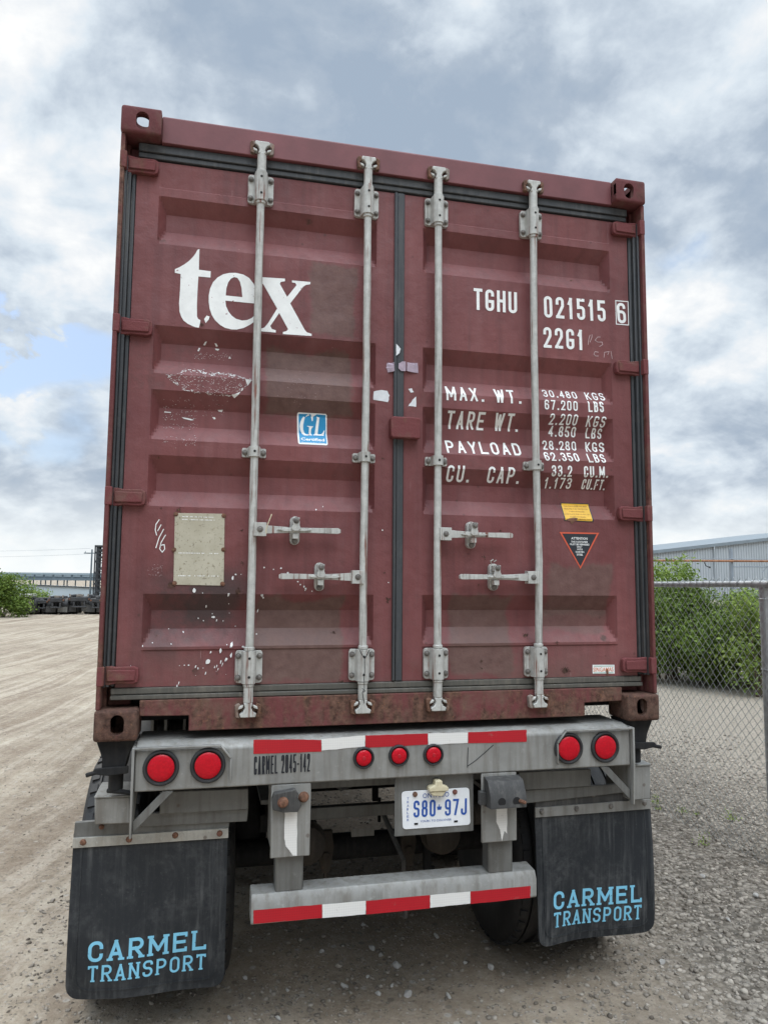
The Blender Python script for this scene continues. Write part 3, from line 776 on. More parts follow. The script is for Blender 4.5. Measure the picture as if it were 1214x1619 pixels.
for k, (za, zb, y) in enumerate(((2.406, 2.4285, .066), (2.430, 2.466, .058))): gt.box(-1.15, 1.15, y, 0.118, za, zb)
gt.build('top_gasket', M['gasket'], cont, 0.003)
gb = MB(); gb.box(-1.17, 1.17, 0.066, 0.118, 0.168, 0.193); gb.box(-1.17, 1.17, 0.056, 0.118, 0.148, 0.166)
gb.build('bottom_gasket', M['gasket_low'], cont, 0.003)
gc = MB(); gc.box(-0.016, 0.016, 0.066, 0.115, 0.196, 2.40); gc.box(-0.0305, -0.0165, 0.062, 0.0745, 0.197, 2.40)
gc.build('centre_gasket', M['gasket'], cont, 0.003)
sl = MB()
sl.prism([(-0.868, 0.022), (0.868, 0.022), (0.868, 0.082), (1.057, 0.085), (1.057, 0.146), (-1.057, 0.146), (-1.057, 0.085), (-0.868, 0.082)], 0.049, 0.13)
sl.build('door_sill', M['sill'], cont, 0.003)

# the rest of the box: walls, roof, floor rails
w = MB()
def wall_profile(n):
    pts = []; y = 0.18; out, inn = 1.205, 1.172
    while y < 5.86:
        pts += [(out, y), (out, y+.07), (inn, y+.135), (inn, y+.205)]; y += .275
    return [(a, b) for a, b in pts if b <= 5.88] + [(out, 5.88)]
pr = wall_profile(0)
for s in (-1, 1):
    n = len(pr); vs_ = [(s*a, b, 0.16) for a, b in pr] + [(s*a, b, 2.53) for a, b in pr]
    w.add(vs_, [(i, i+1, n+i+1, n+i) for i in range(n-1)]); w.piece()
w.build_each('side_wall', M['header'], cont, smooth=20)
w = MB(); w.box(-1.17, 1.17, 5.95, 5.99, 0.16, 2.5); w.build('front_wall', M['header'], cont)
r = MB()
for s in (-1, 1):
    a, b = sorted((s*1.215, s*1.155)); r.box(a, b, .178, 5.88, 2.53, 2.591); r.piece()
    r.box(a, b, .178, 5.88, 0.02, 0.16); r.piece()
r.build_each('side_rail', M['post'], cont, bevel=0.004)
rf = MB(); rf.box(-1.155, 1.155, 0.178, 5.88, 2.562, 2.580); rf.build('roof', M['header'], cont)
fl = MB(); fl.box(-1.155, 1.155, 0.30, 5.88, 0.12, 0.16)
for k in range(12): fl.box(-1.155, 1.155, .32+k*.46, .37+k*.46, 0.02, 0.12)
fl.build('floor', M['black_steel'], cont)

# hinges: thick knuckle at the post with a tapered blade onto the door
for s, dr in ((-1, doorL), (1, doorR)):
    for zc in (2.36, 1.66, 0.952, 0.245):
        q = MB(); hh = 0.037
        out = [(1.2172, zc-hh), (1.2172, zc+hh), (1.178, zc+hh), (1.15, zc+hh*.86), (1.085, zc+hh*.92), (1.068, zc+hh*.72), (1.064, zc), (1.068, zc-hh*.72), (1.085, zc-hh*.92), (1.15, zc-hh*.86), (1.178, zc-hh)]
        pts = [(s*a, b) for a, b in out]
        q.prism(pts, 0.048, 0.074)
        q.prism([(s*a, b) for a, b in ((1.19, zc-hh), (1.2172, zc-hh), (1.2172, zc+hh), (1.19, zc+hh))], 0.012, 0.0475)
        q.prism([(s*a, b) for a, b in ((1.078, zc-hh*.55), (1.185, zc-hh*.6), (1.185, zc+hh*.6), (1.078, zc+hh*.55))], 0.041, 0.0478)
        q.build('hinge', M['hinge'], dr, 0.006, 2)

# lock rods with brackets, keepers and handles
RY = 0.034
def lock_rod(x, dr):
    mb = MB()
    bd = {-0.637: .002, -0.164: -.003, 0.166: -.003, 0.637: .007}[x]
    mb.tube([(x, RY, 0.175), (x+bd*.4, RY, .42), (x+bd, RY-.002, 0.72), (x+bd*.2, RY, .98), (x, RY, 1.15), (x-bd*.5, RY, 1.7), (x, RY, 2.43)], 0.0165, 16)
    for z in (0.340, 2.248): mb.tube([(x, RY, z-.004), (x, RY, z+.012)], 0.021, 16)
    for z0, z1 in ((0.128, 0.196), (2.395, 2.472)): mb.tube([(x, RY, z0), (x, RY, z1)], 0.0195, 16)
    mb.tube([(x, RY, 2.385), (x, RY, 2.397)], 0.0225, 16); mb.tube([(x, RY, 0.192), (x, RY, 0.203)], 0.0225, 16)
    # cam heads: a waisted block with two hooked lugs
    for zc, sg in ((0.098, 1), (2.498, -1)):
        mb.prism([(x-.018, zc+.030*sg), (x+.018, zc+.030*sg), (x+.012, zc+.012*sg), (x+.020, zc-.004*sg), (x+.034, zc-.012*sg), (x+.030, zc-.026*sg), (x-.030, zc-.026*sg), (x-.034, zc-.012*sg), (x-.020, zc-.004*sg), (x-.012, zc+.012*sg)], 0.016, 0.048)
        mb.prism([(x+.018, zc+.022*sg), (x+.036, zc+.018*sg), (x+.040, zc+.004*sg), (x+.022, zc+.010*sg)], 0.020, 0.046)
        mb.prism([(x-.018, zc+.022*sg), (x-.036, zc+.018*sg), (x-.040, zc+.004*sg), (x-.022, zc+.010*sg)], 0.020, 0.046)
    mb.build('lock_rod', M['rod'], dr, 0.003, 2)
    kp = MB()
    for zc in (0.098, 2.498):
        for s in (-1, 1):
            kp.prism([(x+s*.030, zc-.030), (x+s*.050, zc-.026), (x+s*.052, zc+.022), (x+s*.034, zc+.030), (x+s*.028, zc+.012), (x+s*.040, zc)], 0.022, 0.050)
        kp.box(x-.044, x+.044, 0.043, 0.0485, zc-.018, zc+.018); kp.piece()
    kp.build_each('cam_keeper', M['keeper'], cont, bevel=0.003)
    for z0, z1 in ((0.204, 0.335), (2.258, 2.388)):
        b = MB()
        out = []
        for (cx, cz, a0) in ((x+.043, z1-.012, 0), (x-.043, z1-.012, 90), (x-.043, z0+.012, 180), (x+.043, z0+.012, 270)):
            for k in range(4):
                a = rad(a0+30*k); out.append((cx+.012*math.cos(a), cz+.012*math.sin(a)))
        b.prism(out, 0.058, 0.0745)
        hp = [(x-.030, .060)] + [(x+.027*math.cos(a), RY-.027*math.sin(a)+.002) for a in [math.pi*(1-k/10) for k in range(11)]] + [(x+.030, .060)]
        b.prism(hp, z0, z1, 'z')
        b.m = 1
        for sx in (-1, 1):
            for zz in (z0+.022, z1-.022): b.bolt(x+sx*.043, .058, zz, .0085, .011)
        b.m = 2
        for zz in (z0+.028, z1-.028): b.lathe((x, RY-.0252, zz), (0, -1, 0), [(0, .0055), (.0012, .0055)], 10)
        b.build('rod_bracket', [M['rod'], M['bolt'], M['hole']], dr, 0.002)
    g_ = MB(); z0, z1 = 1.139, 1.178
    g_.prism([(x-.050, z0+.004), (x-.046, z0), (x+.046, z0), (x+.050, z0+.004), (x+.050, z1-.004), (x+.046, z1), (x-.046, z1), (x-.050, z1-.004)], 0.060, 0.0745)
    hp = [(x-.028, .062)] + [(x+.024*math.cos(a), RY-.024*math.sin(a)+.001) for a in [math.pi*(1-k/10) for k in range(11)]] + [(x+.028, .062)]
    g_.prism(hp, z0-.002, z1+.002, 'z'); g_.m = 1
    for sx in (-1, 1): g_.bolt(x+sx*.038, .060, (z0+z1)/2, .0085, .009)
    g_.m = 2; g_.lathe((x, RY-.0232, (z0+z1)/2), (0, -1, 0), [(0, .0055), (.0012, .0055)], 10)
    g_.build('rod_guide', [M['rod'], M['bolt'], M['hole']], dr, 0.002)
def handle(x, z, d, xc, dr, tip):
    """lever from a clamped hub on the rod (x) towards +d, caught at xc"""
    mb = MB()
    a, b = sorted((x+d*.004, x+d*.056)); mb.box(a, b, 0.010, 0.048, z-.028, z+.028)
    L = abs(tip-x)
    def R(q): return x+d*q
    mb.prism([(R(.056), z+.017), (R(.15), z+.011), (R(L*.62), z+.010), (R(L-.01), z+.012), (R(L), z+.006), (R(L), z-.008), (R(L-.01), z-.012), (R(L*.62), z-.010), (R(.15), z-.012), (R(.056), z-.017)], 0.014, 0.034)
    mb.prism([(R(.10), z), (R(.13), z+.006), (R(L*.60), z+.004), (R(L*.66), z), (R(L*.60), z-.004), (R(.13), z-.006)], 0.006, 0.0138)
    mb.m = 1; mb.bolt(x+d*.030, 0.010, z, .009, .006)
    mb.build('door_handle', [M['rod'], M['bolt']], dr, 0.003, 2)
    c = MB(); pts = []
    for (cz, a0) in ((z+.040, 0), (z-.040, 180)):
        for k in range(9):
            aa = rad(a0+22.5*k); pts.append((xc+.020*math.cos(aa), cz+.020*math.sin(aa)))
    c.prism(pts, 0.046, 0.0745)
    c.prism([(xc-.014, z+.052), (xc+.014, z+.052), (xc+.013, z+.022), (xc+.020, z+.006), (xc+.010, z-.004), (xc-.010, z-.004), (xc-.020, z+.006), (xc-.013, z+.022)], 0.000, 0.0135)
    c.box(xc-.013, xc+.013, .020, .0455, z+.026, z+.050); c.box(xc-.012, xc+.012, 0.012, 0.0455, z-.036, z-.014)
    c.m = 1; c.bolt(xc, 0.000, z+.040, .0095, .008); c.bolt(xc, 0.046, z-.045, .0095, .010)
    c.build('handle_catch', [M['rod'], M['bolt']], dr, 0.003, 2)
RX = [-0.637, -0.164, 0.166, 0.637]
for i, x in enumerate(RX): lock_rod(x, doorL if i < 2 else doorR)
handle(RX[0], 0.833, 1, -0.460, doorL, -0.270); handle(RX[1], 0.640, -1, -0.352, doorL, -0.525)
handle(RX[2], 0.832, 1, 0.326, doorR, 0.512); handle(RX[3], 0.646, -1, 0.432, doorR, 0.262)
# seal wire loops left on the catches and the tie on the second rod
sw = MB()
sw.tube([(0.400, -.004, .700), (0.395, -.010, .715), (0.405, -.012, .722), (0.412, -.006, .712), (0.420, -.012, .720)], .0025, 6)
sw.build('seal_remnant', M['alu'], doorR)
sw = MB(); x = RX[1]
sw.tube([(x-.02, .004, .335), (x-.012, .000, .318), (x, -.001, .300), (x+.001, -.001, .25), (x-.001, .001, .215), (x+.002, .004, .175), (x-.006, .01, .16), (x+.003, .008, .115)], .0016, 6)
sw.tube([(x+.02, .004, .335), (x+.012, .000, .318), (x, -.002, .300)], .0016, 6)
sw.tube([(x-.008, .004, .178), (x+.004, .004, .168), (x-.004, .004, .160), (x+.006, .004, .168)], .0016, 6)
sw.build('seal_wire', M['hole'], doorL)
tz = MB(); tz.tube([(-0.582, -.002, .838), (-0.572, -.006, .868), (-0.562, -.002, .895)], .0022, 6); tz.tube([(-0.583, -.002, .838), (-.583, -.002, .815)], .0022, 6)
tz.build('straw_tie', M['cream'], doorL)
# customs seal cover plate over the door joint
cs = MB(); cs.prism([(-.050, 1.262), (-.042, 1.252), (.078, 1.252), (.086, 1.256), (.086, 1.340), (.080, 1.347), (-.042, 1.347), (-.050, 1.340)], 0.030, 0.0745)
cs.build('seal_cover', M['hinge'], doorR, 0.005, 2)

# ---- markings on the doors
def DX(px, py, Y=DY):
    for _ in range(4):
        p = wpx(px, py, Y, B); Y = dsurf(*p)
    return p
tex = Decal(dsurf)
t_out = [(315.7,393.7),(314.8,426.6),(333.5,429.1),(333.1,439),(314,437.3),(312.6,460),(311.8,480),(311.8,500.6),(313.4,504),(317.3,506.4),(316.4,512),(314.8,518.2),(310,517.6),(304,515.4),(297,511.9),(290.9,507.2),(287,501),(284.3,493.2),(283.5,480),(285.2,456),(286,433.2),(277,431.6),(277,425.8),(284.5,422.4),(292.6,417.6),(299.5,412.4),(305.8,406),(309.4,401),(312.4,395.3)]
tex.loops([[DX(*p) for p in t_out]])
tex.loops([[DX(*p) for p in ((323,504.7),(327.1,499),(331.6,500.6),(330.6,505),(325.5,511))]])
e_out = [(330.4,467),(332.6,456),(337,446.5),(344,439),(353,433.8),(363,431.6),(373,431.5),(385,434.2),(394,439.6),(401.5,449),(406,461),(407.5,480.5),(356.6,475.5),(357.6,484),(361.7,493),(367,499.6),(373.4,504.2),(383,506.9),(391,506.2),(398,503),(405,496.5),(409.5,500.5),(404,507.4),(396,513.2),(386,518.4),(375,521.1),(366,521),(356,518.4),(348,513.8),(340.5,506.6),(335,498),(331.6,487.5),(330.3,477)]
e_in = [(357.2,467.3),(358.2,456),(361,446.8),(365.5,440.6),(370.5,438.3),(375.6,439.6),(379.6,445.6),(382.2,456),(383.4,470)]
tex.loops([[DX(*p) for p in e_out], [DX(*p) for p in e_in]])
x_out = [(404,437.8),(450.7,440.7),(450.7,444.8),(444,445.9),(442.6,449),(454,469.5),(469,451),(467,447.6),(461.8,446.8),(461.8,443.5),(491,446),(490.2,449.7),(484,450.6),(479.5,453.4),(458.9,479.8),(481.5,521),(485,525.4),(492.7,528),(492.7,531.3),(447.4,528.4),(447.4,525),(453,523.6),(455.6,520.6),(441.6,495),(427.5,515.4),(430,520.4),(436.2,522.2),(436.2,525.9),(412.8,523.9),(412.8,519.7),(418.5,517.6),(424,511),(438.3,488),(417,450.6),(411.5,444),(404,441.6)]
tex.loops([[DX(*p) for p in x_out]])
tex.build('lettering', M['decal'], doorL, ZK)

def line(d, txt, xl, yt, yb, xr, ytr, ybr, tw=.19, cw=.62, gap=.24, slab=False, sh=0.0):
    """text whose left edge runs yt..yb and right edge ytr..ybr in photo pixels, laid on the door surface"""
    Y = DY
    for _ in range(3):
        a = at((xl+xr)/2, (yt+yb+ytr+ybr)/4, Y); Y = dsurf(a.x, a.z-B)
    p0, p1, p2 = wpx(xl, yb, Y, B), wpx(xr, ybr, Y, B), wpx(xl, yt, Y, B)
    h_ = p2[1]-p0[1]
    d.text(txt, p0[0], p0[1], p1[0], p1[1], h_, h_*tw, cw, gap, slab, sh)
def letters(*a, **k):
    d = Decal(dsurf); line(d, *a, **k); return d.build('lettering', M['decal'], doorR, ZK)
letters('TGHU', 748.5, 455.5, 489.5, 817, 461, 496, .14, .60, .20)
letters('021515', 860, 468, 501.8, 957, 476.5, 508.8, .14, .58, .24)
nm = Decal(dsurf); line(nm, '6', 976, 479, 511, 989.5, 480, 511.5, .14, 1, 0)
bxp = [DX(972.5, 475.5), DX(992, 477), DX(993, 514), DX(973.5, 512.5)]
for i in range(4):
    a, b = Vector(bxp[i]), Vector(bxp[(i+1) % 4]); L_, R_ = stroke([a, b], False, .0045)
    nm.poly([tuple(L_[0]), tuple(R_[0]), tuple(R_[1]), tuple(L_[1])], i)
nm.build('lettering', M['decal'], doorR, ZK)
letters('22G1', 859, 517, 549.5, 921.5, 522, 554, .14, .58, .24)
for txt, xl, yt, yb, xr, ytr, ybr, tw in (
    ('MAX. WT.', 705, 609, 633, 823.6, 614.6, 639, .145), ('TARE WT.', 706.2, 651, 677, 820.3, 656.6, 682, .135),
    ('PAYLOAD', 704.5, 695, 717, 822.2, 700, 721.5, .15), ('CU.  CAP.', 706.5, 736, 760.8, 822, 738.5, 764.2, .14)):
    letters(txt, xl, yt, yb, xr, ytr, ybr, tw, .62, .28)
for txt, xl, yt, yb, xr, ytr, ybr in (
    ('30.480', 857.3, 615.2, 628.4, 910.8, 618.5, 631.7), ('KGS', 924.8, 619.3, 633.3, 954.8, 621, 634.5), ('67.200', 860.6, 631.7, 647.3, 912.8, 633.3, 649.8), ('LBS', 929.8, 634, 651.4, 954, 636, 652),
    ('2.200', 868.8, 654.4, 670.4, 912.5, 656.4, 672), ('KGS', 927.3, 658, 673.7, 956.6, 658.8, 675.3), ('4.850', 866.4, 674.2, 690, 908.9, 676, 691.8), ('LBS', 924.8, 677.5, 693, 949.6, 678.6, 694.3),
    ('28.280', 857, 696.4, 711.6, 910, 698.4, 713.2), ('KGS', 924.8, 699, 714.9, 953.7, 700.9, 715.7), ('62.350', 860, 714, 728.9, 914.5, 715.7, 730.5), ('LBS', 928.5, 716.5, 731.7, 955.8, 717.7, 732.5),
    ('33.2', 872, 735.5, 752.8, 904, 736.3, 753.6), ('CU.M.', 922.9, 737, 754.4, 961, 738, 755.2), ('1.173', 860.5, 755.7, 771.6, 902.5, 757.3, 772.5), ('CU.FT.', 919.8, 757.8, 773, 956.9, 758.5, 774.6)):
    letters(txt, xl, yt, yb, xr, ytr, ybr, .145, .60, .25)
# chalk scrawls
def scrawl(d, pls, wd, Y=DY):
    for pl in pls:
        q = [Vector(DX(*p)) for p in pl]; L_, R_ = stroke(q, False, wd)
        for i in range(len(q)-1): d.poly([tuple(L_[i]), tuple(R_[i]), tuple(R_[i+1]), tuple(L_[i+1])])
ch = Decal(dsurf, .0015)
scrawl(ch, [[(929, 545), (930, 536), (932, 530)], [(932, 541), (935, 533), (935, 529)], [(948, 533), (944, 533), (940, 538), (944, 541), (951, 541), (952, 545), (947, 548)]], .0028)
ch.build('chalk_scrawl', M['chalk'], doorR, ZK); ch = Decal(dsurf, .0015)
scrawl(ch, [[(945, 557), (940, 556), (938, 560), (941, 563), (945, 563)], [(954, 565), (955, 557), (962, 556), (960, 561)], [(965, 556), (966, 562), (967, 567)]], .0028)
ch.build('chalk_scrawl', M['chalk'], doorR, ZK)
ch = Decal(dsurf, .0015)
scrawl(ch, [[(252, 822), (247, 829), (246, 838), (248, 846)], [(255, 830), (250, 839)], [(259, 837), (252, 850), (247, 866)], [(262, 846), (255, 858), (253, 868), (257, 873), (261, 868), (260, 861), (255, 862)]], .0035)
ch.build('chalk_scrawl', M['decal'], doorL, ZK)

# stickers
def quad_px(d, pts, layer=0): d.loops([[DX(*p) for p in pts]], layer)
st = Decal(dsurf, .0010); quad_px(st, [(470,654),(472,652),(515,654.5),(517,657),(518.3,702.5),(516.5,704),(473,702),(471.5,700)])
gl = st.build('sticker', M['decal'], doorL, ZK)
st = Decal(dsurf, .0016); quad_px(st, [(472.2,654.5),(491,654.8),(493,660),(498.5,657),(501,655.2),(514.8,656.5),(515,672),(516.6,701.6),(474,700),(472.6,680)])
st.build('sticker', M['blue'], doorL, ZK)
st = Decal(dsurf, .0022)
def crop_px(pts, ox, oy, s): return [(ox+a/s, oy+b/s) for a, b in pts]
gq = crop_px([(380,285),(412,310),(392,370),(372,480),(370,590),(390,660),(430,705),(480,715),(500,700),(512,560),(505,535),(470,525),(458,508),(610,520),(600,540),(580,550),(560,600),(555,700),(590,735),(480,740),(400,738),(345,700),(300,620),(284,520),(300,420),(340,330)], 455, 640, 15.175)
quad_px(st, gq); quad_px(st, crop_px([(440,270),(480,228),(525,240),(510,262),(470,272),(425,300)], 455, 640, 15.175)); quad_px(st, crop_px([(555,275),(605,300),(600,390),(580,400)], 455, 640, 15.175))
quad_px(st, crop_px([(690,285),(760,310),(740,480),(715,690),(730,712),(800,708),(840,670),(872,610),(885,625),(860,745),(610,735),(615,720),(645,700),(680,450),(700,330)], 455, 640, 15.175))
a, b = DX(476, 695.5), DX(513, 695.8); font_text(st, 'Certified', a[0], a[1]-.0015, b[0], .0135, bold=.03)
a, b = DX(476.5, 700), DX(513, 700.5); font_text(st, 'Germanischer Lloyd', a[0], a[1]-.001, b[0], .0055, bold=.02)
st.build('sticker', M['decal'], doorL, ZK)
st = Decal(dsurf, .0010); quad_px(st, [(885.4,794.5),(930.6,796.3),(937.6,825.6),(891.4,823.4)]); st.build('sticker', M['dark_ink'], doorR, ZK)
st = Decal(dsurf, .0016); quad_px(st, [(886.8,796),(929.3,797.6),(935.6,824.2),(893,822.2)]); st.build('sticker', M['yellow'], doorR, ZK)
st = Decal(dsurf, .0022)
for k, (txt, xa, xb) in enumerate((('THIS CONTAINER HAS BEEN', 890.5, 927), ('GRANTED FUEL TESTED FOR', 891, 928.5), ('A NEW STANDARD', 899, 923.5), ('BASE PLATE FOR US NO 130', 892, 931.5), ('IN NEW STANDARD', 901, 926), ('SERIAL NO', 914, 934))):
    y = 801.2+k*4.15; a, b = DX(xa, y), DX(xb, y+.9); font_text(st, txt, a[0], a[1], b[0], .0062, rot=math.atan2(b[1]-a[1], b[0]-a[0]), bold=.015)
st.build('sticker', M['brown_ink'], doorR, ZK)
st = Decal(dsurf, .0024); quad_px(st, crop_px([(415,505),(470,480),(560,465),(640,480),(625,515),(560,545),(540,590),(510,575),(500,540),(440,520)], 860, 780, 12.14)); st.build('rust_scuff', M['rust'], doorR, ZK)
st = Decal(dsurf, .0010); quad_px(st, [(884,841.2),(946.5,842.4),(917,899.6)]); st.build('sticker', M['orange'], doorR, ZK)
st = Decal(dsurf, .0016); quad_px(st, [(888,843.6),(942.6,844.5),(916.9,895.6)]); st.build('sticker', M['dark_ink'], doorR, ZK)
st = Decal(dsurf, .0022)
for txt, xa, xb, y, hh in (('ATTENTION', 902.3, 928, 852.8, .0105), ('THIS CONTAINER', 902, 928.4, 857.8, .0080), ('MUST BE REPAIRED', 900, 931, 861.8, .0080), ('ONLY', 911, 919.4, 865.8, .0080), ('WITH', 911.2, 919.8, 869.9, .0080), ('CORTEN', 909, 922.5, 874, .0080), ('STEEL', 910.8, 920.8, 878.2, .0080)):
    a, b = DX(xa, y), DX(xb, y+.3); font_text(st, txt, a[0], a[1], b[0], hh, bold=.022)
st.build('sticker', M['decal'], doorR, ZK)
st = Decal(dsurf, .0010); quad_px(st, [(936,1051),(970.6,1051),(971,1065),(936.2,1065)]); st.build('sticker', M['decal'], doorR)
st = Decal(dsurf, .0016)
a, b = DX(937.2, 1062), DX(969, 1061.6); font_text(st, 'SINGAMAS', a[0], a[1], b[0], .0190, bold=.01); st.build('sticker', M['orange_ink'], doorR)
st = Decal(dsurf, .0016); quad_px(st, [(938,1052.6),(969,1052.4),(969,1053.4),(938,1053.8)]); quad_px(st, [(938,1063.3),(969,1063),(969,1064),(938,1064.3)]); st.build('sticker', M['teal_ink'], doorR)
st = Decal(dsurf, .0026); quad_px(st, [(957,1061),(959.5,1058.5),(961,1062),(961,1068),(958.5,1069.5),(957.6,1065)]); st.build('rust_scuff', M['rust'], doorR)
# torn papers beside the joint
def jag(pts, seed, k=.8, n=5):
    rr = random.Random(seed); out = []
    for i, p in enumerate(pts):
        q = pts[(i+1) % len(pts)]
        for j in range(n):
            s = j/n; out.append((p[0]+(q[0]-p[0])*s+rr.uniform(-k, k)*(j > 0), p[1]+(q[1]-p[1])*s+rr.uniform(-k, k)*(j > 0)))
    return out
def psurf(x, z): return 0.0615 if abs(x) < .031 else dsurf(x, z)
st = Decal(psurf, .0012)
quad_px(st, jag([(591,619),(600,617),(612,618),(616,625),(613,636),(590,632)], 1, .7, 3)); st.build('torn_paper', M['paper'], doorL); st = Decal(psurf, .0012); quad_px(st, [(625,545),(628,548),(632,553),(630,560),(625,564)])
st.build('torn_paper', M['paper'], doorL)
st = Decal(psurf, .0012)
quad_px(st, jag([(645,643),(652,632),(657.5,627),(657.5,643.5),(646,642)], 2, .5, 3)); st.build('torn_paper', M['paper'], doorR); st = Decal(psurf, .0012); quad_px(st, jag([(645,615),(651,614),(654,620),(649,621)], 3, .4, 2))
st.build('torn_paper', M['paper'], doorR)
st = Decal(psurf, .0014); quad_px(st, jag([(642,574),(660,574),(661,590),(642,588)], 4, .4, 3)); quad_px(st, jag([(629,576),(634,573),(640,573),(640,588),(633,588),(628.5,583)], 5, .4, 2)); st.build('torn_paper', M['paper_old'], doorR)
st = Decal(psurf, .0014); quad_px(st, jag([(612,574),(622,574),(622.5,588),(613,589),(610,582)], 6, .8, 3)); st.build('torn_paper', M['paper_old'], doorL)
# cream data plate with rivets
dp = MB(); q = [DX(*p) for p in ((277,811),(355.5,812.5),(354,926),(274.5,924.5))]
dp.prism(q, DY-.003, DY-.0002)
dpo = dp.build('data_plate', M['dataplate'], doorL, .0006)
rv = MB()
for px, py in ((278.5,813),(354,815.5),(352,923),(276.5,922),(275.5,869),(353.5,869)):
    a = DX(px, py); rv.bolt(a[0], DY-.003, a[1], .0065, .004); rv.piece()
rv.build_each('rivet', M['rust'], doorL)
pl = Decal(lambda x, z: DY-.003, .0008)
for k, y in enumerate((817.5, 822, 875, 911)):
    a, b = DX(288-(k > 1)*6, y), DX(340+(k > 1)*6, y+.4)
    n = 26; rr = random.Random(k)
    for j in range(n):
        xa = a[0]+(b[0]-a[0])*(j+rr.uniform(.1, .3))/n; xb = a[0]+(b[0]-a[0])*(j+rr.uniform(.6, .95))/n
        if rr.random() < .8: pl.poly([(xa, a[1]), (xb, a[1]), (xb, a[1]+.004), (xa, a[1]+.004)])
pl.build('embossed_line', M['decal'], doorL)

# white paint splashes and the remains of an old decal
def blob(cx, cy, rx, ry, seed, tilt=0.0, n=9):
    rr = random.Random(seed); out = []
    for k in range(n):
        a = 2*math.pi*k/n; q = rr.uniform(.65, 1.15)
        x, y = rx*q*math.cos(a), ry*q*math.sin(a); out.append((cx+x*math.cos(tilt)-y*math.sin(tilt), cy+x*math.sin(tilt)+y*math.cos(tilt)))
    return out
sp = Decal(dsurf, .0014)
drops = crop_px([(590,325),(960,205),(988,172),(1040,170),(672,350),(920,365),(705,478),(775,580),(765,548),(630,592),(680,615),(806,610),(868,617),(922,452),(928,541),(985,668),(347,692),(487,722),(192,826),(370,838),(97,858),(905,845),(748,918),(843,900),(948,845),(945,945),(903,985),(845,1010),(808,1050),(787,1060),(720,1010),(700,1120),(605,1055),(628,1072),(677,1068),(497,1042),(538,1040),(450,1046),(1060,865),(995,980),(1188,742),(1200,520),(1210,930),(605,1140),(803,1100),(895,1130),(855,1050)], 210, 880, 6.07)
sizes = [(3.2,5),(2.2,4),(1.6,2),(1,1),(1,1),(1.8,3.6),(1.4,3),(4.5,2.4),(1.1,1.1),(1.2,1.6),(1,1.6),(1.1,2.6),(1,1.3),(1,1.2),(.8,.8),(.9,.9),(1,1.1),(1.1,2.2),(1.2,1.4),(1.1,1.5),(1,1.6),(1.1,1.2),(1.4,2.8),(2.2,5.4),(2.6,6.5),(1.8,5),(1.3,3.4),(1.2,4.2),(1.1,3.2),(1,2.6),(4.6,5.6),(1.3,3.6),(1.2,3.2),(1,2.4),(.8,1),(1.1,1.2),(1.6,1.4),(.8,.8),(2.8,2.2),(1.2,3.6),(1.1,1.8),(.9,4.5),(1.2,1.4),(.7,.7),(.7,.8),(.6,.6),(.6,.6)]
for i, ((cx, cy), (rx, ry)) in enumerate(zip(drops, sizes)): quad_px(sp, blob(cx, cy, rx*.85, ry*.85, i, .25 if ry > 2.5 else 0), i % 3)
for i, (a, b, s_) in enumerate(((80,780,3),(90,800,2),(98,537,1.6),(180,553,1.2),(245,543,2),(305,583,2.2),(392,660,1.5),(414,686,1.5),(445,703,2),(460,720,2),(455,735,1.3),(515,743,1.3),(1180,668,1.2),(1128,210,1.6),(550,32,1.4),(610,5,1))):
    p = crop_px([(a, b)], 400, 800, 5.518)[0]; quad_px(sp, blob(p[0], p[1], s_*.75, s_*.9, 50+i), i % 3)
for i, (a, b, s_) in enumerate(((352,1050,1.5),(357,1043,2),(345,1058,1.2),(280,1085,2.2),(283,1080,1.6),(207,1053,1),(301,1092,.8))): quad_px(sp, blob(a, b, s_*.5, s_*1.9, 90+i, .3), i % 3)
sp.build('paint_splash', M['paint'], doorL, ZK)
od = Decal(dsurf, .0014); rr = random.Random(12)
def sliver(cx, cy, ln, wd, ang, seed):
    r2 = random.Random(seed); n = 4; top, bot = [], []
    for k in range(n+1):
        s = k/n-.5; e = wd*(1-abs(2*s))**.5
        top.append((cx+ln*s*math.cos(ang)-r2.uniform(.1, 1)*e*math.sin(ang)*-1*0, cy+ln*s*math.sin(ang)-r2.uniform(.1, 1)*e)); bot.append((cx+ln*s*math.cos(ang), cy+ln*s*math.sin(ang)+r2.uniform(.1, .8)*e))
    quad_px(od, top+bot[::-1], seed % 5)
A0 = (225, 480, 6.07)
def AX(a, b): return (A0[0]+a/A0[2], A0[1]+b/A0[2])
seed = 0
top_edge = [(250,700),(345,680),(450,635),(560,650),(660,675),(740,668),(850,685),(960,715),(1045,740)]
low_edge = [(250,700),(320,760),(420,835),(560,855),(690,865),(860,890),(960,820),(1045,740)]
for edge, dens in ((top_edge, 17), (low_edge, 14)):
    for (a, b), (c, d_) in zip(edge, edge[1:]):
        for k in range(dens):
            s = rr.random(); p = AX(a+(c-a)*s+rr.gauss(0, 6), b+(d_-b)*s+rr.gauss(0, 8)); seed += 1
            sliver(p[0], p[1], rr.uniform(.8, 5.0), rr.uniform(.3, 1.0), math.atan2(d_-b, c-a)*rr.uniform(.5, 1.2), seed)
for k in range(330):
    u, v = rr.uniform(-1, 1), rr.uniform(-1, 1)
    if u*u+v*v > 1: continue
    p = AX(640+u*360, 770+v*85+u*35); seed += 1
    sliver(p[0], p[1], rr.uniform(.4, 3.2), rr.uniform(.18, .55), rr.uniform(-.4, .5), seed)
for k in range(70):
    p = AX(rr.uniform(500, 860), rr.gauss(505, 16)); seed += 1; sliver(p[0], p[1], rr.uniform(.4, 2.4), rr.uniform(.15, .45), rr.uniform(-.5, .5), seed)
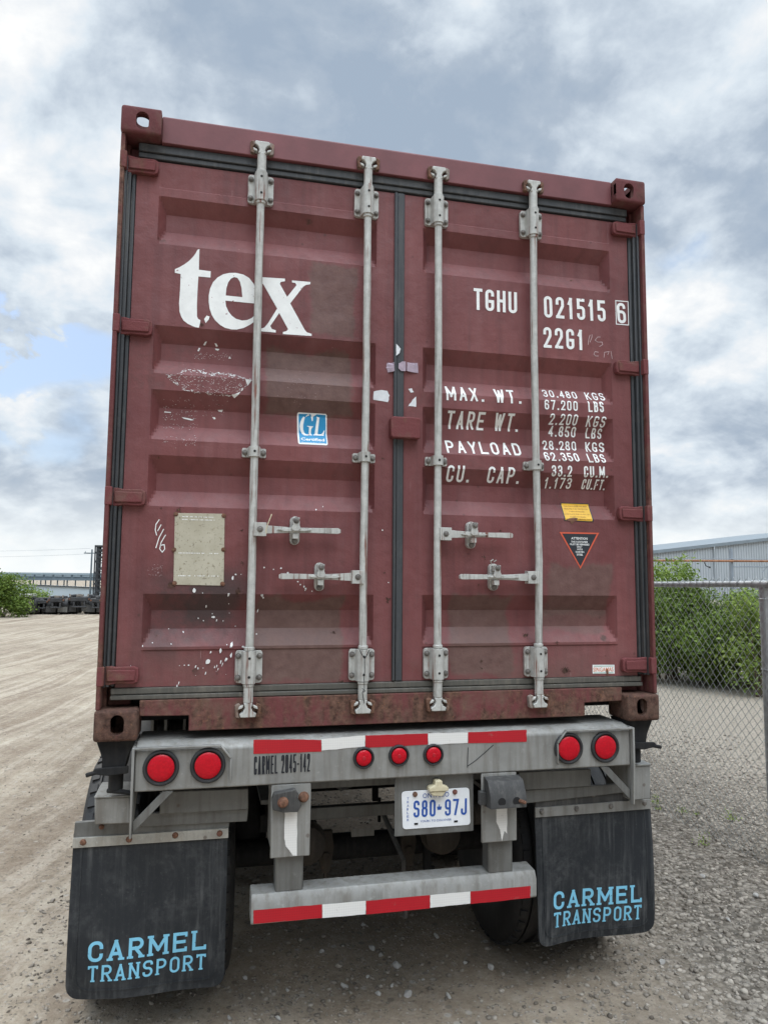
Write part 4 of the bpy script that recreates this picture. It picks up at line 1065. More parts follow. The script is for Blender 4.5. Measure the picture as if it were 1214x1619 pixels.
for k in range(120):
    p = AX(rr.uniform(205, 530), rr.choice((930, 990, 1040, 1075, 1110, 1165, 1190))+rr.gauss(0, 9)); seed += 1; sliver(p[0], p[1], rr.uniform(.5, 4.0)*rr.random()+.4, rr.uniform(.15, .5), rr.uniform(-.1, .3), seed)
for k in range(45):
    p = (220+rr.uniform(215, 560)/6.07, 660+rr.gauss(225, 22)/6.07); seed += 1; sliver(p[0], p[1], rr.uniform(.4, 3.2), rr.uniform(.15, .4), rr.uniform(-.1, .3), seed)
for k in range(30):
    p = AX(rr.uniform(560, 800)+rr.gauss(0, 20), 900+rr.random()*180); seed += 1; sliver(p[0], p[1], rr.uniform(.4, 1.8), rr.uniform(.15, .5), rr.uniform(-.6, .6), seed)
for pts in ([(585,400),(605,368),(622,365),(605,402)], [(695,382),(712,385),(728,412),(710,416)], [(530,455),(545,425),(560,430),(545,460)], [(700,432),(742,438),(728,454),(705,446)], [(828,530),(838,508),(854,528)], [(990,725),(1052,735),(1012,790),(1000,760)], [(860,880),(900,865),(945,845),(925,875),(885,910)], [(965,805),(970,825),(955,842),(950,830)], [(725,1022),(775,1020),(765,1042),(735,1036)], [(672,1090),(700,1092),(705,1108),(690,1112)], [(215,1035),(280,1042),(275,1050),(215,1046)], [(380,1090),(440,1100),(500,1118),(470,1122),(400,1106)]):
    quad_px(od, [AX(*p) for p in pts], 2)
od.build('decal_remnant', M['paint'], doorL, ZK)
od = Decal(dsurf, .0014)
for k in range(60):
    p = crop_px([(rr.uniform(700, 900), rr.choice((1110, 1170, 1130, 1195))+rr.gauss(0, 15))], 150, 140, 2.428)[0]; seed += 1; sliver(p[0], p[1], rr.uniform(.4, 2.4), rr.uniform(.15, .5), rr.uniform(-1, 1), seed)
for k in range(45):
    p = (234+rr.random()*28, 893+rr.random()*18+0); seed += 1; sliver(p[0], p[1], rr.uniform(.5, 3.2), rr.uniform(.2, .7), rr.uniform(-.6, .3), seed)
od.build('decal_remnant', M['chalk'], doorL, ZK)

# rust blooms: clusters of small irregular scabs
def rust(cx, cy, r_, n, par, seed):
    r2 = random.Random(seed); d = Decal(dsurf, .0010)
    for k in range(n):
        a, q = r2.uniform(0, 6.28), abs(r2.gauss(0, .55)); s_ = r_*r2.uniform(.06, .26)*(1.25-min(1, q))
        quad_px(d, blob(cx+r_*q*math.cos(a), cy+r_*q*math.sin(a), s_, s_*r2.uniform(.6, 1.3), seed*100+k, r2.uniform(0, 3), 7), (k % 12)*.4)
    d.build('rust_spot', M['rust_d'], par, ZK)
for i, (a, b, r_, n) in enumerate(((376, 935, 9, 40), (383, 839, 4, 16), (383, 890, 5, 20), (283, 806, 7, 22), (271, 925, 8, 34), (252, 724, 4, 14), (255, 803, 3.5, 12), (248, 1005, 3, 8), (528, 1000, 6, 16), (320, 513, 6, 26), (332, 503, 3, 8), (288, 440, 3, 8), (613, 948, 7, 26), (608, 905, 4, 10), (605, 725, 4, 10), (346, 640, 3, 8), (540, 1080, 8, 26))):
    rust(a, b, r_, n, doorL if a < 622 else doorR, 200+i)
for i, (a, b, r_, n) in enumerate(((894, 1060, 9, 46), (761, 1045, 4, 16), (761, 1056, 4, 14), (830, 1004, 7, 26), (903, 443, 4, 12), (790, 839, 4, 18), (765, 880, 6, 14), (756, 925, 4, 10), (800, 1095, 7, 18), (957, 1037, 2.5, 8), (675, 540, 2.5, 8), (880, 1015, 5, 12), (848, 752, 3, 10), (985, 702, 1.6, 6))):
    rust(a, b, r_, n, doorR, 240+i)
# ------------------------------------------------------------------ trailer chassis
ch_ = empty('container_trailer', (0, 0, 0), 'grey steel container chassis trailer with black mud flaps carrying the maroon container', 'trailer')
OFF = (0, 0, B)
def T(): return MB(OFF)
def PX(px, py, Y): return wpx(px, py, Y, B)
bo = T()
BT, BB = -0.008, -0.192
bo.prism([(0.0, BB), (0.0, -0.040), (0.022, -0.018), (0.06, BT-.004), (0.26, BT-.004), (0.26, BB)], -1.062, 1.062, 'x')
bolster = bo.build('rear_bolster', M['steel'], ch_, .006, 2)
# guard rims over the lights and side plates with gussets
for s in (-1, 1):
    g_ = T()
    def bx(a, b, *r): g_.box(min(s*a, s*b), max(s*a, s*b), *r)
    bx(.742, 1.066, -.022, -.0005, -.030, -.022)
    g_.prism([(s*.742, -.022), (s*.742, -.030), (s*.704, -.078), (s*.697, -.074)], -.020, -.0005)
    bx(.697, .704, -.018, -.0005, -.168, -.078)
    g_.prism([(-.024, -.022), (-.024, -.19), (-.012, -.36), (.012, -.36), (.25, -.20), (.25, -.022)], s*1.063, s*1.072, 'x')
    g_.build('light_guard', M['steel'], ch_, .002)
    g_ = T(); g_.prism([(s*1.060, -.345), (s*1.060, -.30), (s*.955, -.195), (s*.915, -.195)], .004, .012)
    g_.build('gusset', M['steel_d'], ch_, .002)
def lamp(px, py, ro, rl, label=None):
    x, z = PX(px, py, -.005)
    q = T(); q.lathe((x, -.0005, z), (0, -1, 0), [(0, ro), (.009, ro), (.014, ro*.93), (.014, ro*.86), (.008, ro*.82), (.004, rl*1.02)], 36)
    a = q.build('tail_light' if ro > .06 else 'marker_light', M['grommet'], ch_)
    q = T(); q.lathe((x, -.0050, z), (0, -1, 0), [(0, rl*1.03), (.006, rl*1.03), (.0095, rl*.93), (.0115, rl*.6), (.012, rl*.25)], 36); q.build('lens', M['lens'], a)
    if ro < .06:
        q = T(); q.lathe((x, -.0172, z), (0, -1, 0), [(0, .0075), (.0012, .0065), (.0012, .004)], 14); q.build('lens_boss', M['tape_r'], a)
for p in ((255, 1214), (329, 1210), (898.5, 1183), (956, 1181)): lamp(*p, .068, .0490)
for p in ((575, 1198), (630.5, 1194.5), (685, 1193)): lamp(*p, .044, .0310)
def tape(d, pts, mat, par, surf, seed):
    q = Decal(surf, .0012, B); q.loops([[PX(*p, surf(0, 0)) for p in jag(pts, seed, .35, 6)]]); q.build('reflective_tape', mat, par)
s0 = lambda x, z: -.0005
tape(None, [(401,1169.5),(480,1169),(508,1170),(508,1188.3),(401,1192)], M['tape_r'], ch_, s0, 1); tape(None, [(508.6,1168.5),(577,1162.5),(577,1180.5),(508.6,1186.5)], M['tape_w'], ch_, s0, 2)
tape(None, [(577.6,1162.8),(676,1159.6),(676,1177),(577.6,1182)], M['tape_r'], ch_, s0, 3); tape(None, [(676.6,1159.5),(739,1158),(739,1174.5),(676.6,1177.6)], M['tape_w'], ch_, s0, 4); tape(None, [(739.6,1157.5),(832,1153.8),(832,1172.6),(739.6,1175)], M['tape_r'], ch_, s0, 5)
tx = Decal(s0, .0012, B)
def ltext(d, txt, xl, yt, yb, xr, ybr, Y, tw, cw, gap, slab=False, sh=0):
    p0, p1, p2 = PX(xl, yb, Y), PX(xr, ybr, Y), PX(xl, yt, Y); h_ = p2[1]-p0[1]
    d.text(txt, p0[0], p0[1], p1[0], p1[1], h_, h_*tw, cw, gap, slab, sh)
ltext(tx, 'CARMEL 2045-142', 401.5, 1196, 1225, 490, 1219.5, 0, .078, .62, .20); tx.build('lettering', M['black_text'], ch_)
tx = Decal(s0, .0012, B)
for pl_ in ([(739.5, 1182), (739, 1195), (738.5, 1213)], [(739, 1211), (752, 1202), (768, 1188), (779, 1178)]):
    q = [Vector(PX(*p, 0)) for p in pl_]; L_, R_ = stroke(q, False, .003)
    for i in range(len(q)-1): tx.poly([tuple(L_[i]), tuple(R_[i]), tuple(R_[i+1]), tuple(L_[i+1])])
tx.build('marker_scribble', M['black_text'], ch_)

# underride guard
ug = T()
ug.prism([(0.020, -.728), (0.012, -.720), (0.012, -.648), (0.030, -.618), (0.115, -.612), (0.125, -.622), (0.125, -.728)], -.606, .606, 'x')
guard = ug.build('underride_guard', M['steel'], ch_, .004, 2)
up = T()
for xa, xb in ((-.512, -.400), (.394, .506)): up.box(xa, xb, .034, .115, -.622, -.20); up.piece()
up.build_each('post', M['steel_d'], guard, bevel=.008, seg=2)
up = T()
for xa, xb, xf, zl in ((-.537, -.379, -.537, -.476), (.352, .512, .500, -.480)):
    up.box(xa, xb, .002, .014, zl, -.193); up.box(xf, xf+.012, .0138, .15, -.44, -.193); up.piece()
up.build_each('mounting_plate', M['steel'], guard, bevel=.003)
s1 = lambda x, z: .012
for i, (a, b, ta, tb, mt) in enumerate(((401,509,1439,1429.6,'tape_r'),(509.6,578,1429.8,1424,'tape_w'),(578.6,679.5,1424.2,1415,'tape_r'),(680,743,1415,1409.3,'tape_w'),(743.6,838,1409.2,1400.4,'tape_r'))):
    hh = 21.5 if i < 3 else 20; tape(None, [(a, ta), (b, tb), (b, tb+hh-(i*.3)), (a, ta+hh)], M[mt], guard, s1, 20+i)
s2 = lambda x, z: .002
tape(None, [(450.5,1282.5),(470,1282.5),(469.5,1352.5),(463,1352.5),(458,1345),(452,1338),(449.5,1325)], M['tape_w'], guard, s2, 31)
tape(None, [(784,1266),(801.5,1266),(801,1318),(797,1313),(793,1330),(790,1312),(784,1299)], M['tape_w'], guard, s2, 32)
# dock bumper pads: torn one on the left, whole block on the right
pd = T(); q = [PX(*p, -.01) for p in ((433,1253),(466,1246),(471,1253),(469,1259),(476,1270),(470,1281),(447,1282),(431,1278),(430,1262))]
pd.prism(q, -.035, .0015)
pd.m = 1
for px, py in ((447.5, 1268.5), (482, 1264)):
    a = PX(px, py, -.036); pd.lathe((a[0], -.0345 if px < 460 else .0015, a[1]), (0, -1, 0), [(0, .022), (.004, .022), (.004, .017), (.016, .017), (.018, .012)], 10)
pd.build('dock_bumper', [M['pad'], M['rust']], guard, .003)
pd = T(); pd.prism([(-.075, -.265), (-.080, -.318), (.001, -.325), (.001, -.205), (-.045, -.215)], .362, .522, 'x')
pd.box(.335, .361, -.03, .001, -.315, -.262)
pd.m = 1
for xx in (.412, .478): pd.lathe((xx, -.0772, -.292), (0, -1, 0), [(0, .0175), (.0015, .0175)], 16)
pd.m = 2; pd.lathe((.482, -.060, -.290), (.7, -1, -.1), [(0, .008), (.045, .008), (.048, .005)], 8)
pd.build('dock_bumper', [M['pad'], M['hole'], M['rust']], guard, .006, 2)

# licence plate on its bracket
pb = T(); pb.box(-.022, .326, .030, .036, -.437, -.193); plb = pb.build('plate_bracket', M['steel_d'], ch_, .003)
LP = [PX(*p, .028) for p in ((634.5,1251.5),(741.5,1245),(743.5,1304),(636.5,1311.5))]
def rrect(q, r_, n=5):
    out = []
    for i in range(4):
        a, b, c = Vector(q[i-1]), Vector(q[i]), Vector(q[(i+1) % 4]); u, v = (a-b).normalized()*r_, (c-b).normalized()*r_
        for k in range(n): s = k/(n-1); out.append(tuple((1-s)**2*(b+u)+2*s*(1-s)*b+s*s*(b+v)))
    return out
pm = T(); pm.prism(rrect(LP, .016), .0265, .0295); plate = pm.build('licence_plate', M['plate_white'], ch_, .001)
s3 = lambda x, z: .0265
lt = Decal(s3, .0010, B)
def plx(a, b): return (625+a/9.338, 1230+b/9.338)
def ptext(txt, xl, yt, yb, xr, ybr, tw, cw, gap, sh=0, d=lt):
    a, b, c = plx(xl, yb), plx(xr, ybr), plx(xl, yt); ltext(d, txt, a[0], c[1], a[1], b[0], b[1], .0265, tw, cw, gap, False, sh)
ptext('S80', 266, 335, 585, 590, 565, .13, .62, .22); ptext('97J', 728, 315, 558, 1050, 540, .13, .62, .22)
a, b = PX(*plx(402, 298), .0265), PX(*plx(790, 272), .0265); font_text(lt, 'ONTARIO', a[0], a[1], b[0], .0195, rot=math.atan2(b[1]-a[1], b[0]-a[0]))
a, b = PX(*plx(365, 655), .0265), PX(*plx(825, 625), .0265); font_text(lt, 'YOURS TO DISCOVER', a[0], a[1], b[0], .0085, rot=math.atan2(b[1]-a[1], b[0]-a[0]))
for k, c in enumerate('TRAILER'):
    a, b = PX(*plx(170, 320+k*53), .0265), PX(*plx(200, 318+k*53), .0265); font_text(lt, c, a[0], a[1], b[0] if c != 'I' else a[0]+.005, .0095)
# small crown
cr = crop_px([(612,430),(622,415),(632,430),(640,412),(640,388),(652,388),(652,412),(660,428),(670,412),(682,428),(672,468),(620,470)], 625, 1230, 9.338); lt.loops([[PX(*p, .0265) for p in cr]])
lto = lt.build('lettering', M['plate_blue'], plate)
pb = T(); pb.m = 0
for p in ((288, 240), (876, 205)):
    a = PX(*plx(*p), .0265); pb.lathe((a[0], .0263, a[1]), (0, -1, 0), [(0, .011), (.003, .011), (.003, .008), (.008, .008), (.009, .005)], 8); pb.piece()
pb.build_each('plate_bolt', M['rust'], plate)
pb = T()
for p in ((305, 677), (890, 640)):
    a = PX(*plx(*p), .0265); pb.box(a[0]-.008, a[0]+.008, .0250, .0263, a[1]-.004, a[1]+.004); pb.piece()
pb.build_each('plate_slot', M['hole'], plate)
ll = T(); a = PX(*plx(632, 125), 0); 
ll.prism([(a[0]-.042, a[1]-.018), (a[0]+.042, a[1]-.018), (a[0]+.042, a[1]-.002), (a[0]+.016, a[1]+.006), (a[0]+.014, a[1]+.026), (a[0]-.014, a[1]+.026), (a[0]-.016, a[1]+.006), (a[0]-.042, a[1]-.002)], -.012, .029)
ll.prism([(a[0]-.036, a[1]-.0185), (a[0]-.026, a[1]-.036), (a[0]+.018, a[1]-.041), (a[0]+.034, a[1]-.0185)], -.006, .020)
ll.build('plate_lamp', M['cream'], plb, .003)

# mud flaps
def flap(tl, tr, br, bl, Y, name='mud_flap'):
    q = [PX(*p, Y) for p in (tl, tr)]; p2, p3 = [PX(*p, Y) for p in (br, bl)]
    def rc(a, b, c, r_): 
        a, b, c = map(Vector, (a, b, c)); u, v = (a-b).normalized()*r_, (c-b).normalized()*r_
        return [tuple((1-s)**2*(b+u)+2*s*(1-s)*b+s*s*(b+v)) for s in [k/6 for k in range(7)]]
    out = [q[0], q[1]] + rc(q[1], p2, p3, .062) + rc(p2, p3, q[0], .062)
    mb = T(); mb.prism(out, Y, Y+.012); f = mb.build(name, M['flap'], ch_, .003)
    # moulded raised border
    c = Vector((sum(p[0] for p in (q[0], q[1], p2, p3))/4, sum(p[1] for p in (q[0], q[1], p2, p3))/4))
    ins = [tuple(c+(Vector(p)-c)*.885) for p in out]
    n = len(ins); mb = T()
    L_, R_ = stroke([Vector(p) for p in ins], True, .0055)
    for i in range(n):
        j = (i+1) % n; mb.prism([tuple(L_[i]), tuple(R_[i]), tuple(R_[j]), tuple(L_[j])], Y-.0022, Y-.0001)
    mb.build('flap_border', M['flap'], f)
    return f
FY = .170
fL = flap((117, 1318), (361, 1303), (355, 1569), (101, 1587), FY); fR = flap((845, 1280), (1027, 1264), (1038, 1476), (853, 1502), FY)
sf = lambda x, z: FY
def warp(o, fn, zk, xk):
    bm = bmesh.new(); bm.from_mesh(o.data)
    for z in zk: bmesh.ops.bisect_plane(bm, geom=bm.verts[:]+bm.edges[:]+bm.faces[:], plane_co=(0, 0, z), plane_no=(0, 0, 1))
    for x in xk: bmesh.ops.bisect_plane(bm, geom=bm.verts[:]+bm.edges[:]+bm.faces[:], plane_co=(x, 0, 0), plane_no=(1, 0, 0))
    for v in bm.verts: v.co.y += fn(v.co.x, v.co.z)
    bm.to_mesh(o.data); bm.free()
    o.data.polygons.foreach_set('use_smooth', [True]*len(o.data.polygons)); o.data.set_sharp_from_angle(angle=rad(40))
def sag(x, z):
    d = min(1, max(0, (B-.46-z)/.58))
    return d*(.016*math.sin(x*7.5+z*2.0)+.010*noise.noise(Vector((x*5, z*4, 2.0))))+.030*d**3
def warp_flap(o):
    c = 1 if sum(v.co.x for v in o.data.vertices) > 0 else -1
    warp(o, sag, [B-.46-.058*k for k in range(11)], [c*(.68+.05*k) for k in range(1, 13)])
for f_ in (fL, fR):
    warp_flap(f_)
    for q_ in list(f_.children): warp_flap(q_)
tx = Decal(sf, .0012, B)
ltext(tx, 'CARMEL', 139, 1488.5, 1521.5, 326, 1504.5, FY, .165, .66, .24, True); ltext(tx, 'TRANSPORT', 138, 1527.5, 1554.5, 324.7, 1538, FY, .140, .60, .22, True); warp_flap(tx.build('lettering', M['flap_text'], fL))
tx = Decal(sf, .0012, B)
ltext(tx, 'CARMEL', 876, 1411.3, 1440.4, 1014.6, 1426.5, FY, .165, .66, .24, True); ltext(tx, 'TRANSPORT', 877, 1444.8, 1469.7, 1015, 1454.8, FY, .140, .60, .22, True); warp_flap(tx.build('lettering', M['flap_text'], fR))
def bar(q4, y0, y1, mat, name, par, bolts=(), bm='rust', r=.013):
    mb = T(); mb.prism([PX(*p, y0) for p in q4], y0, y1); mb.m = 1
    for p in bolts:
        a = PX(*p, y0); mb.lathe((a[0], y0, a[1]), (0, -1, 0), [(0, r), (.003, r), (.003, r*.8), (.009, r*.75), (.010, r*.5)], 8)
    return mb.build(name, [M[mat], M[bm]], par, .002)
cb = bar([(116,1325.5),(361.5,1309.5),(361.5,1325),(114.5,1341.5)], FY-.012, FY-.0005, 'alu', 'clamp_bar', fL, ((132,1331.5),(204.5,1327),(277.5,1320.5),(347.5,1317.5)))
# raised bar pattern of the checker plate
cp_ = T(); 
for k in range(34):
    px = 122+k*7.0; py = 1337.5-(px-116)*.0655
    a = PX(px, py, FY-.012); b = PX(px+5, py-8 if k % 2 else py-9, FY-.012); c = PX(px+5, py-1, FY-.012)
    s_, e_ = (a, b) if k % 2 else ((a[0], b[1]), (b[0], a[1]))
    L_, R_ = stroke([Vector(s_), Vector(e_)], False, .0035, False); cp_.prism([tuple(L_[0]), tuple(R_[0]), tuple(R_[1]), tuple(L_[1])], FY-.0142, FY-.0121)
cp_.build('checker_tread', M['alu'], cb)
bar([(846,1277.5),(1027,1263.5),(1028,1279),(846,1293)], FY-.012, FY-.0005, 'steel', 'clamp_bar', fR, ((856,1283),(911,1278.5),(965,1274.5),(1018,1269.5)), 'bolt')
bar([(119,1301),(364,1284),(362,1309),(117,1325)], FY-.004, FY+.02, 'steel_d', 'flap_hanger', ch_, ((161,1307),(243,1302),(324,1297.5)), 'rust', .011)
bar([(848,1258),(862,1253),(1028,1246),(1028,1263),(846,1277)], FY-.004, FY+.02, 'pad', 'flap_hanger', ch_, ((875,1261.5),(937,1256.5),(997,1252)), 'bolt', .011)
# side boxes, light beams and steps
sb = T()
def boxq(mb, q4, y0, y1): mb.prism([PX(*p, y0) for p in q4], y0, y1)
boxq(sb, [(150,1262),(206,1260),(206,1302),(150,1304)], .10, .30); boxq(sb, [(149,1259),(206,1257),(206,1261),(149,1263)], .092, .30)
sb.build('side_box', M['steel'], ch_, .004)
sb = T(); boxq(sb, [(996,1212),(1028,1210),(1028,1263),(996,1266)], .10, .32); boxq(sb, [(995,1209),(1029,1207),(1029,1211),(995,1213)], .092, .32)
sb.build('side_box', M['steel'], ch_, .004)
sb = T(); boxq(sb, [(253,1252),(393,1247),(393,1280),(253,1287.5)], .122, .30); boxq(sb, [(225,1286),(393,1279),(391,1299),(222,1308)], .150, .168)
sb.build('cross_beam', M['steel_d'], ch_, .003)
sb = T(); boxq(sb, [(820,1221),(934,1216),(934,1243),(820,1250)], .122, .30); boxq(sb, [(818,1250),(1000,1238),(1000,1252),(818,1272)], .150, .168)
sb.build('cross_beam', M['steel_d'], ch_, .003)
# twist locks under the rear castings
for s in (-1, 1):
    q = T(); c = s*1.138
    q.prism([(c-.075, -.002), (c+.075, -.002), (c+.045, -.07), (c+.035, -.12), (c-.05, -.12), (c-.05, -.07)], .05, .17)
    q.tube([(c+s*.0, .09, -.115), (c+s*.0, .09, -.20)], .028, 12)
    q.prism([(c-s*.05, -.10), (c+s*.075, -.105), (c+s*.085, -.125), (c+s*.02, -.135), (c-s*.05, -.128)], .035, .048)
    q.tube([(c+s*.03, .05, -.112), (c+s*.105, .035, -.128)], .009, 8)
    if s < 0: q.tube([(c-.03, .08, -.20), (c+.03, .07, -.205), (c+.075, .07, -.215)], .010, 8)
    q.build('twist_lock', M['black_steel'], ch_, .003)
og = T()
for x in (-1.045, -.985, -.90, -.845, -.75): og.prism([(.62, -.19), (.62, -.02), (.66, -.012), (.95, -.012), (.95, -.12)], x-.006, x+.006, 'x'); og.piece()
og.build_each('outrigger_plate', M['steel'], ch_)
og = T(); og.box(-1.06, -.60, .955, .967, -.20, -.006); og.build('outrigger_web', M['black_steel'], ch_)
# frame rails, cross members, axles
fr = T()
for s in (-1, 1):
    a, b = sorted((s*.46, s*.56)); 
    fr.box(a, b, .26, 11.8, -.032, -.014); fr.box(a, b, .26, 11.8, -.342, -.324)
    a, b = sorted((s*.50, s*.515)); fr.box(a, b, .26, 11.8, -.324, -.032); fr.piece()
fr.build_each('main_beam', M['steel_d'], ch_)
fr = T()
for y in (1.35, 2.6, 3.6, 4.8, 5.9, 7.5, 9.5, 11.7): fr.box(-1.05 if y > 5 else -.50, 1.05 if y > 5 else .50, y, y+.10, -.30, -.10); fr.piece()
fr.box(-.50, .50, .46, .50, -.484, -.430); fr.piece(); fr.box(-.50, .50, .30, .34, -.30, -.06)
fr.build_each('cross_member', M['steel_d'], ch_, bevel=.003)
AX_ = (.82, 2.05)
for y in AX_:
    ax = T(); ax.tube([(-.95, y, -.735), (.95, y, -.735)], .064, 16)
    for s in (-1, 1):
        ax.tube([(s*.33, y-.12, -.60), (s*.33, y+.06, -.60)], .085, 16); ax.tube([(s*.33, y-.17, -.60), (s*.33, y-.12, -.60)], .055, 12)
        ax.box(s*.33-.02, s*.33+.02, y-.10, y-.07, -.86, -.58); ax.tube([(s*.36, y-.085, -.84), (s*.36, y-.085, -1.0)], .012, 8)
        ax.prism([(y-.25, -.56), (y+.45, -.40), (y+.45, -.34), (y-.25, -.48)], s*.50-.04, s*.50+.04, 'x')
        ax.tube([(s*.58, y+.1, -.70), (s*.58, y+.1, -.36)], .10, 16)
    ax.build('axle', M['black_steel'], ch_, .003)
for s in (-1, 1):
    bc = T(); bc.lathe((s*.33, .44, -.60), (0, 1, 0), [(0, .05), (.02, .085), (.07, .092), (.075, .098), (.09, .098), (.095, .092), (.16, .08), (.20, .04)], 20); bc.tube([(s*.33, .60, -.60), (s*.31, .70, -.66)], .014, 8)
    bc.build('brake_chamber', M['under'], ch_)
    sa = T(); sa.prism([(s*.21-.035, -.60), (s*.21+.030, -.60), (s*.21+.040, -.68), (s*.21+.022, -.80), (s*.21-.020, -.80), (s*.21-.040, -.70)], .655, .68); sa.tube([(s*.21, .668, -.78), (s*.21+.01, .66, -.98)], .012, 8); sa.lathe((s*.21, .655, -.72), (0, -1, 0), [(0, .022), (.012, .02)], 10)
    sa.build('slack_adjuster', M['under'], ch_, .003)
    sp_ = T(); sp_.prism([(.34, -.50), (1.3, -.42), (1.3, -.36), (.34, -.44)], s*.48-.035, s*.48+.035, 'x'); sp_.lathe((s*.48-.04, .36, -.47), (1, 0, 0), [(0, .05), (.08, .05)], 16)
    sp_.build('spring_hanger', M['under'], ch_, .003)
lb = Decal(lambda x, z: .735, .0, B); lb.loops([[PX(*p, .735) for p in ((555,1310.5),(591.5,1309),(591.5,1321),(555.5,1323.5))]]); lb.build('axle_label', M['steel'], ch_)
# air lines and hoses sagging between the beams
hs = T()
hs.tube([(-.33, .70, -.5), (-.30, .62, -.38), (-.1, .60, -.30), (.12, .62, -.26)], .012, 8); hs.piece(); hs.tube([(.33, .70, -.5), (.25, .64, -.40), (.05, .6, -.34), (-.05, .62, -.25)], .010, 8)
hs.piece(); hs.tube([(-.28, .40, -.26), (-.18, .42, -.34), (-.06, .42, -.30), (.0, .42, -.22)], .011, 8)
hs.piece(); hs.tube([(.05, .55, -.50), (.12, .42, -.68), (.14, .45, -.95)], .012, 8)
hs.build_each('air_hose', M['pad'], ch_)
tk = T(); tk.lathe((-.30, .72, -.19), (1, 0, 0), [(0, .06), (.02, .09), (.58, .09), (.60, .06)], 20); tk.build('air_tank', M['steel_d'], ch_)
lg = T()
for s in (-1, 1): lg.box(s*.55-.05, s*.55+.05, 8.6, 8.7, -1.22, -.30); lg.box(s*.55-.12, s*.55+.12, 8.53, 8.77, -1.248, -1.22); lg.piece()
lg.build_each('landing_leg', M['steel_d'], ch_)
def wheel(x, y):
    R_, W_ = .512, .135
    w_ = T(); prof = [(-W_*.82, .29), (-W_*.98, .33), (-W_, .42), (-W_*.92, .475), (-W_*.74, .502), (-W_*.55, R_), (-W_*.5, R_), (-W_*.5, R_-.012), (-W_*.42, R_-.012), (-W_*.42, R_), (-.02, R_), (-.02, R_-.012), (.02, R_-.012), (.02, R_), (W_*.42, R_), (W_*.42, R_-.012), (W_*.5, R_-.012), (W_*.5, R_), (W_*.55, R_), (W_*.74, .502), (W_*.92, .475), (W_, .42), (W_*.98, .33), (W_*.82, .29)]
    root = bpy.data.objects.new('wheel', None); COL.objects.link(root); root.parent = ch_; root.location = (x, y, .512)
    w_ = MB(); w_.lathe((0, 0, 0), (1, 0, 0), prof, 56); 
    for k in range(44):
        a = 2*math.pi*k/44
        for sx in (-1, 1):
            c_, s_ = math.cos(a), math.sin(a); t_ = Vector((0, -s_, c_)); n_ = Vector((0, c_, s_)); xv = Vector((1, 0, 0))
            q = [n_*rr_ + t_*tt + xv*sx*xx for rr_ in (.497, .516) for tt in (-.022, .022) for xx in (W_*.58, W_*.80)]
            q = [p if abs(p.x) < W_*.7 else p-n_*.008 for p in q]
            w_.add(q, [(0, 1, 3, 2), (4, 6, 7, 5), (0, 4, 5, 1), (2, 3, 7, 6), (1, 5, 7, 3), (0, 2, 6, 4)])
    w_.build('tyre', M['tyre'], root)
    o = MB(); s = 1 if x > 0 else -1
    o.lathe((0, 0, 0), (s, 0, 0), [(-.10, .30), (.09, .30), (.10, .285), (.06, .27), (.03, .20), (.035, .13), (.10, .11), (.12, .06)], 32); o.build('rim', M['steel'], root)
for y in AX_:
    for s in (-1, 1):
        for xx in (.79, 1.185): wheel(s*xx, y)

# ------------------------------------------------------------------ ground
def gh(x, y):
    d = 0.0
    if x > 1.4: d += .07*min(1, (x-1.4)/1.2)*math.exp(-((x-2.6)/1.6)**2)
    d += .012*noise.noise(Vector((x*.9, y*.9, 0)))*min(1, abs(x)/1.5) if abs(x) < 12 and -8 < y < 20 else 0
    return d if not (abs(x) < 1.45 and -.2 < y < 3) else d*.3
def axis(lo, hi, fine0, fine1, step, grow):
    a = list(np.arange(fine0, fine1+1e-6, step)); s = step
    while a[-1] < hi: s *= grow; a.append(a[-1]+s)
    s = step; b = []
    c = fine0
    while c > lo: s *= grow; c -= s; b.append(c)
    return b[::-1]+a
gx, gy = axis(-900, 900, -4, 7, .12, 1.25), axis(-60, 1600, -4, 9, .12, 1.25)
nx = len(gx); gm = MB()
gm.add([(x, y, gh(x, y)) for y in gy for x in gx], [(j*nx+i, j*nx+i+1, (j+1)*nx+i+1, (j+1)*nx+i) for j in range(len(gy)-1) for i in range(nx-1)])
tag(gm.build('ground', M['ground'], smooth=180), kind='structure')

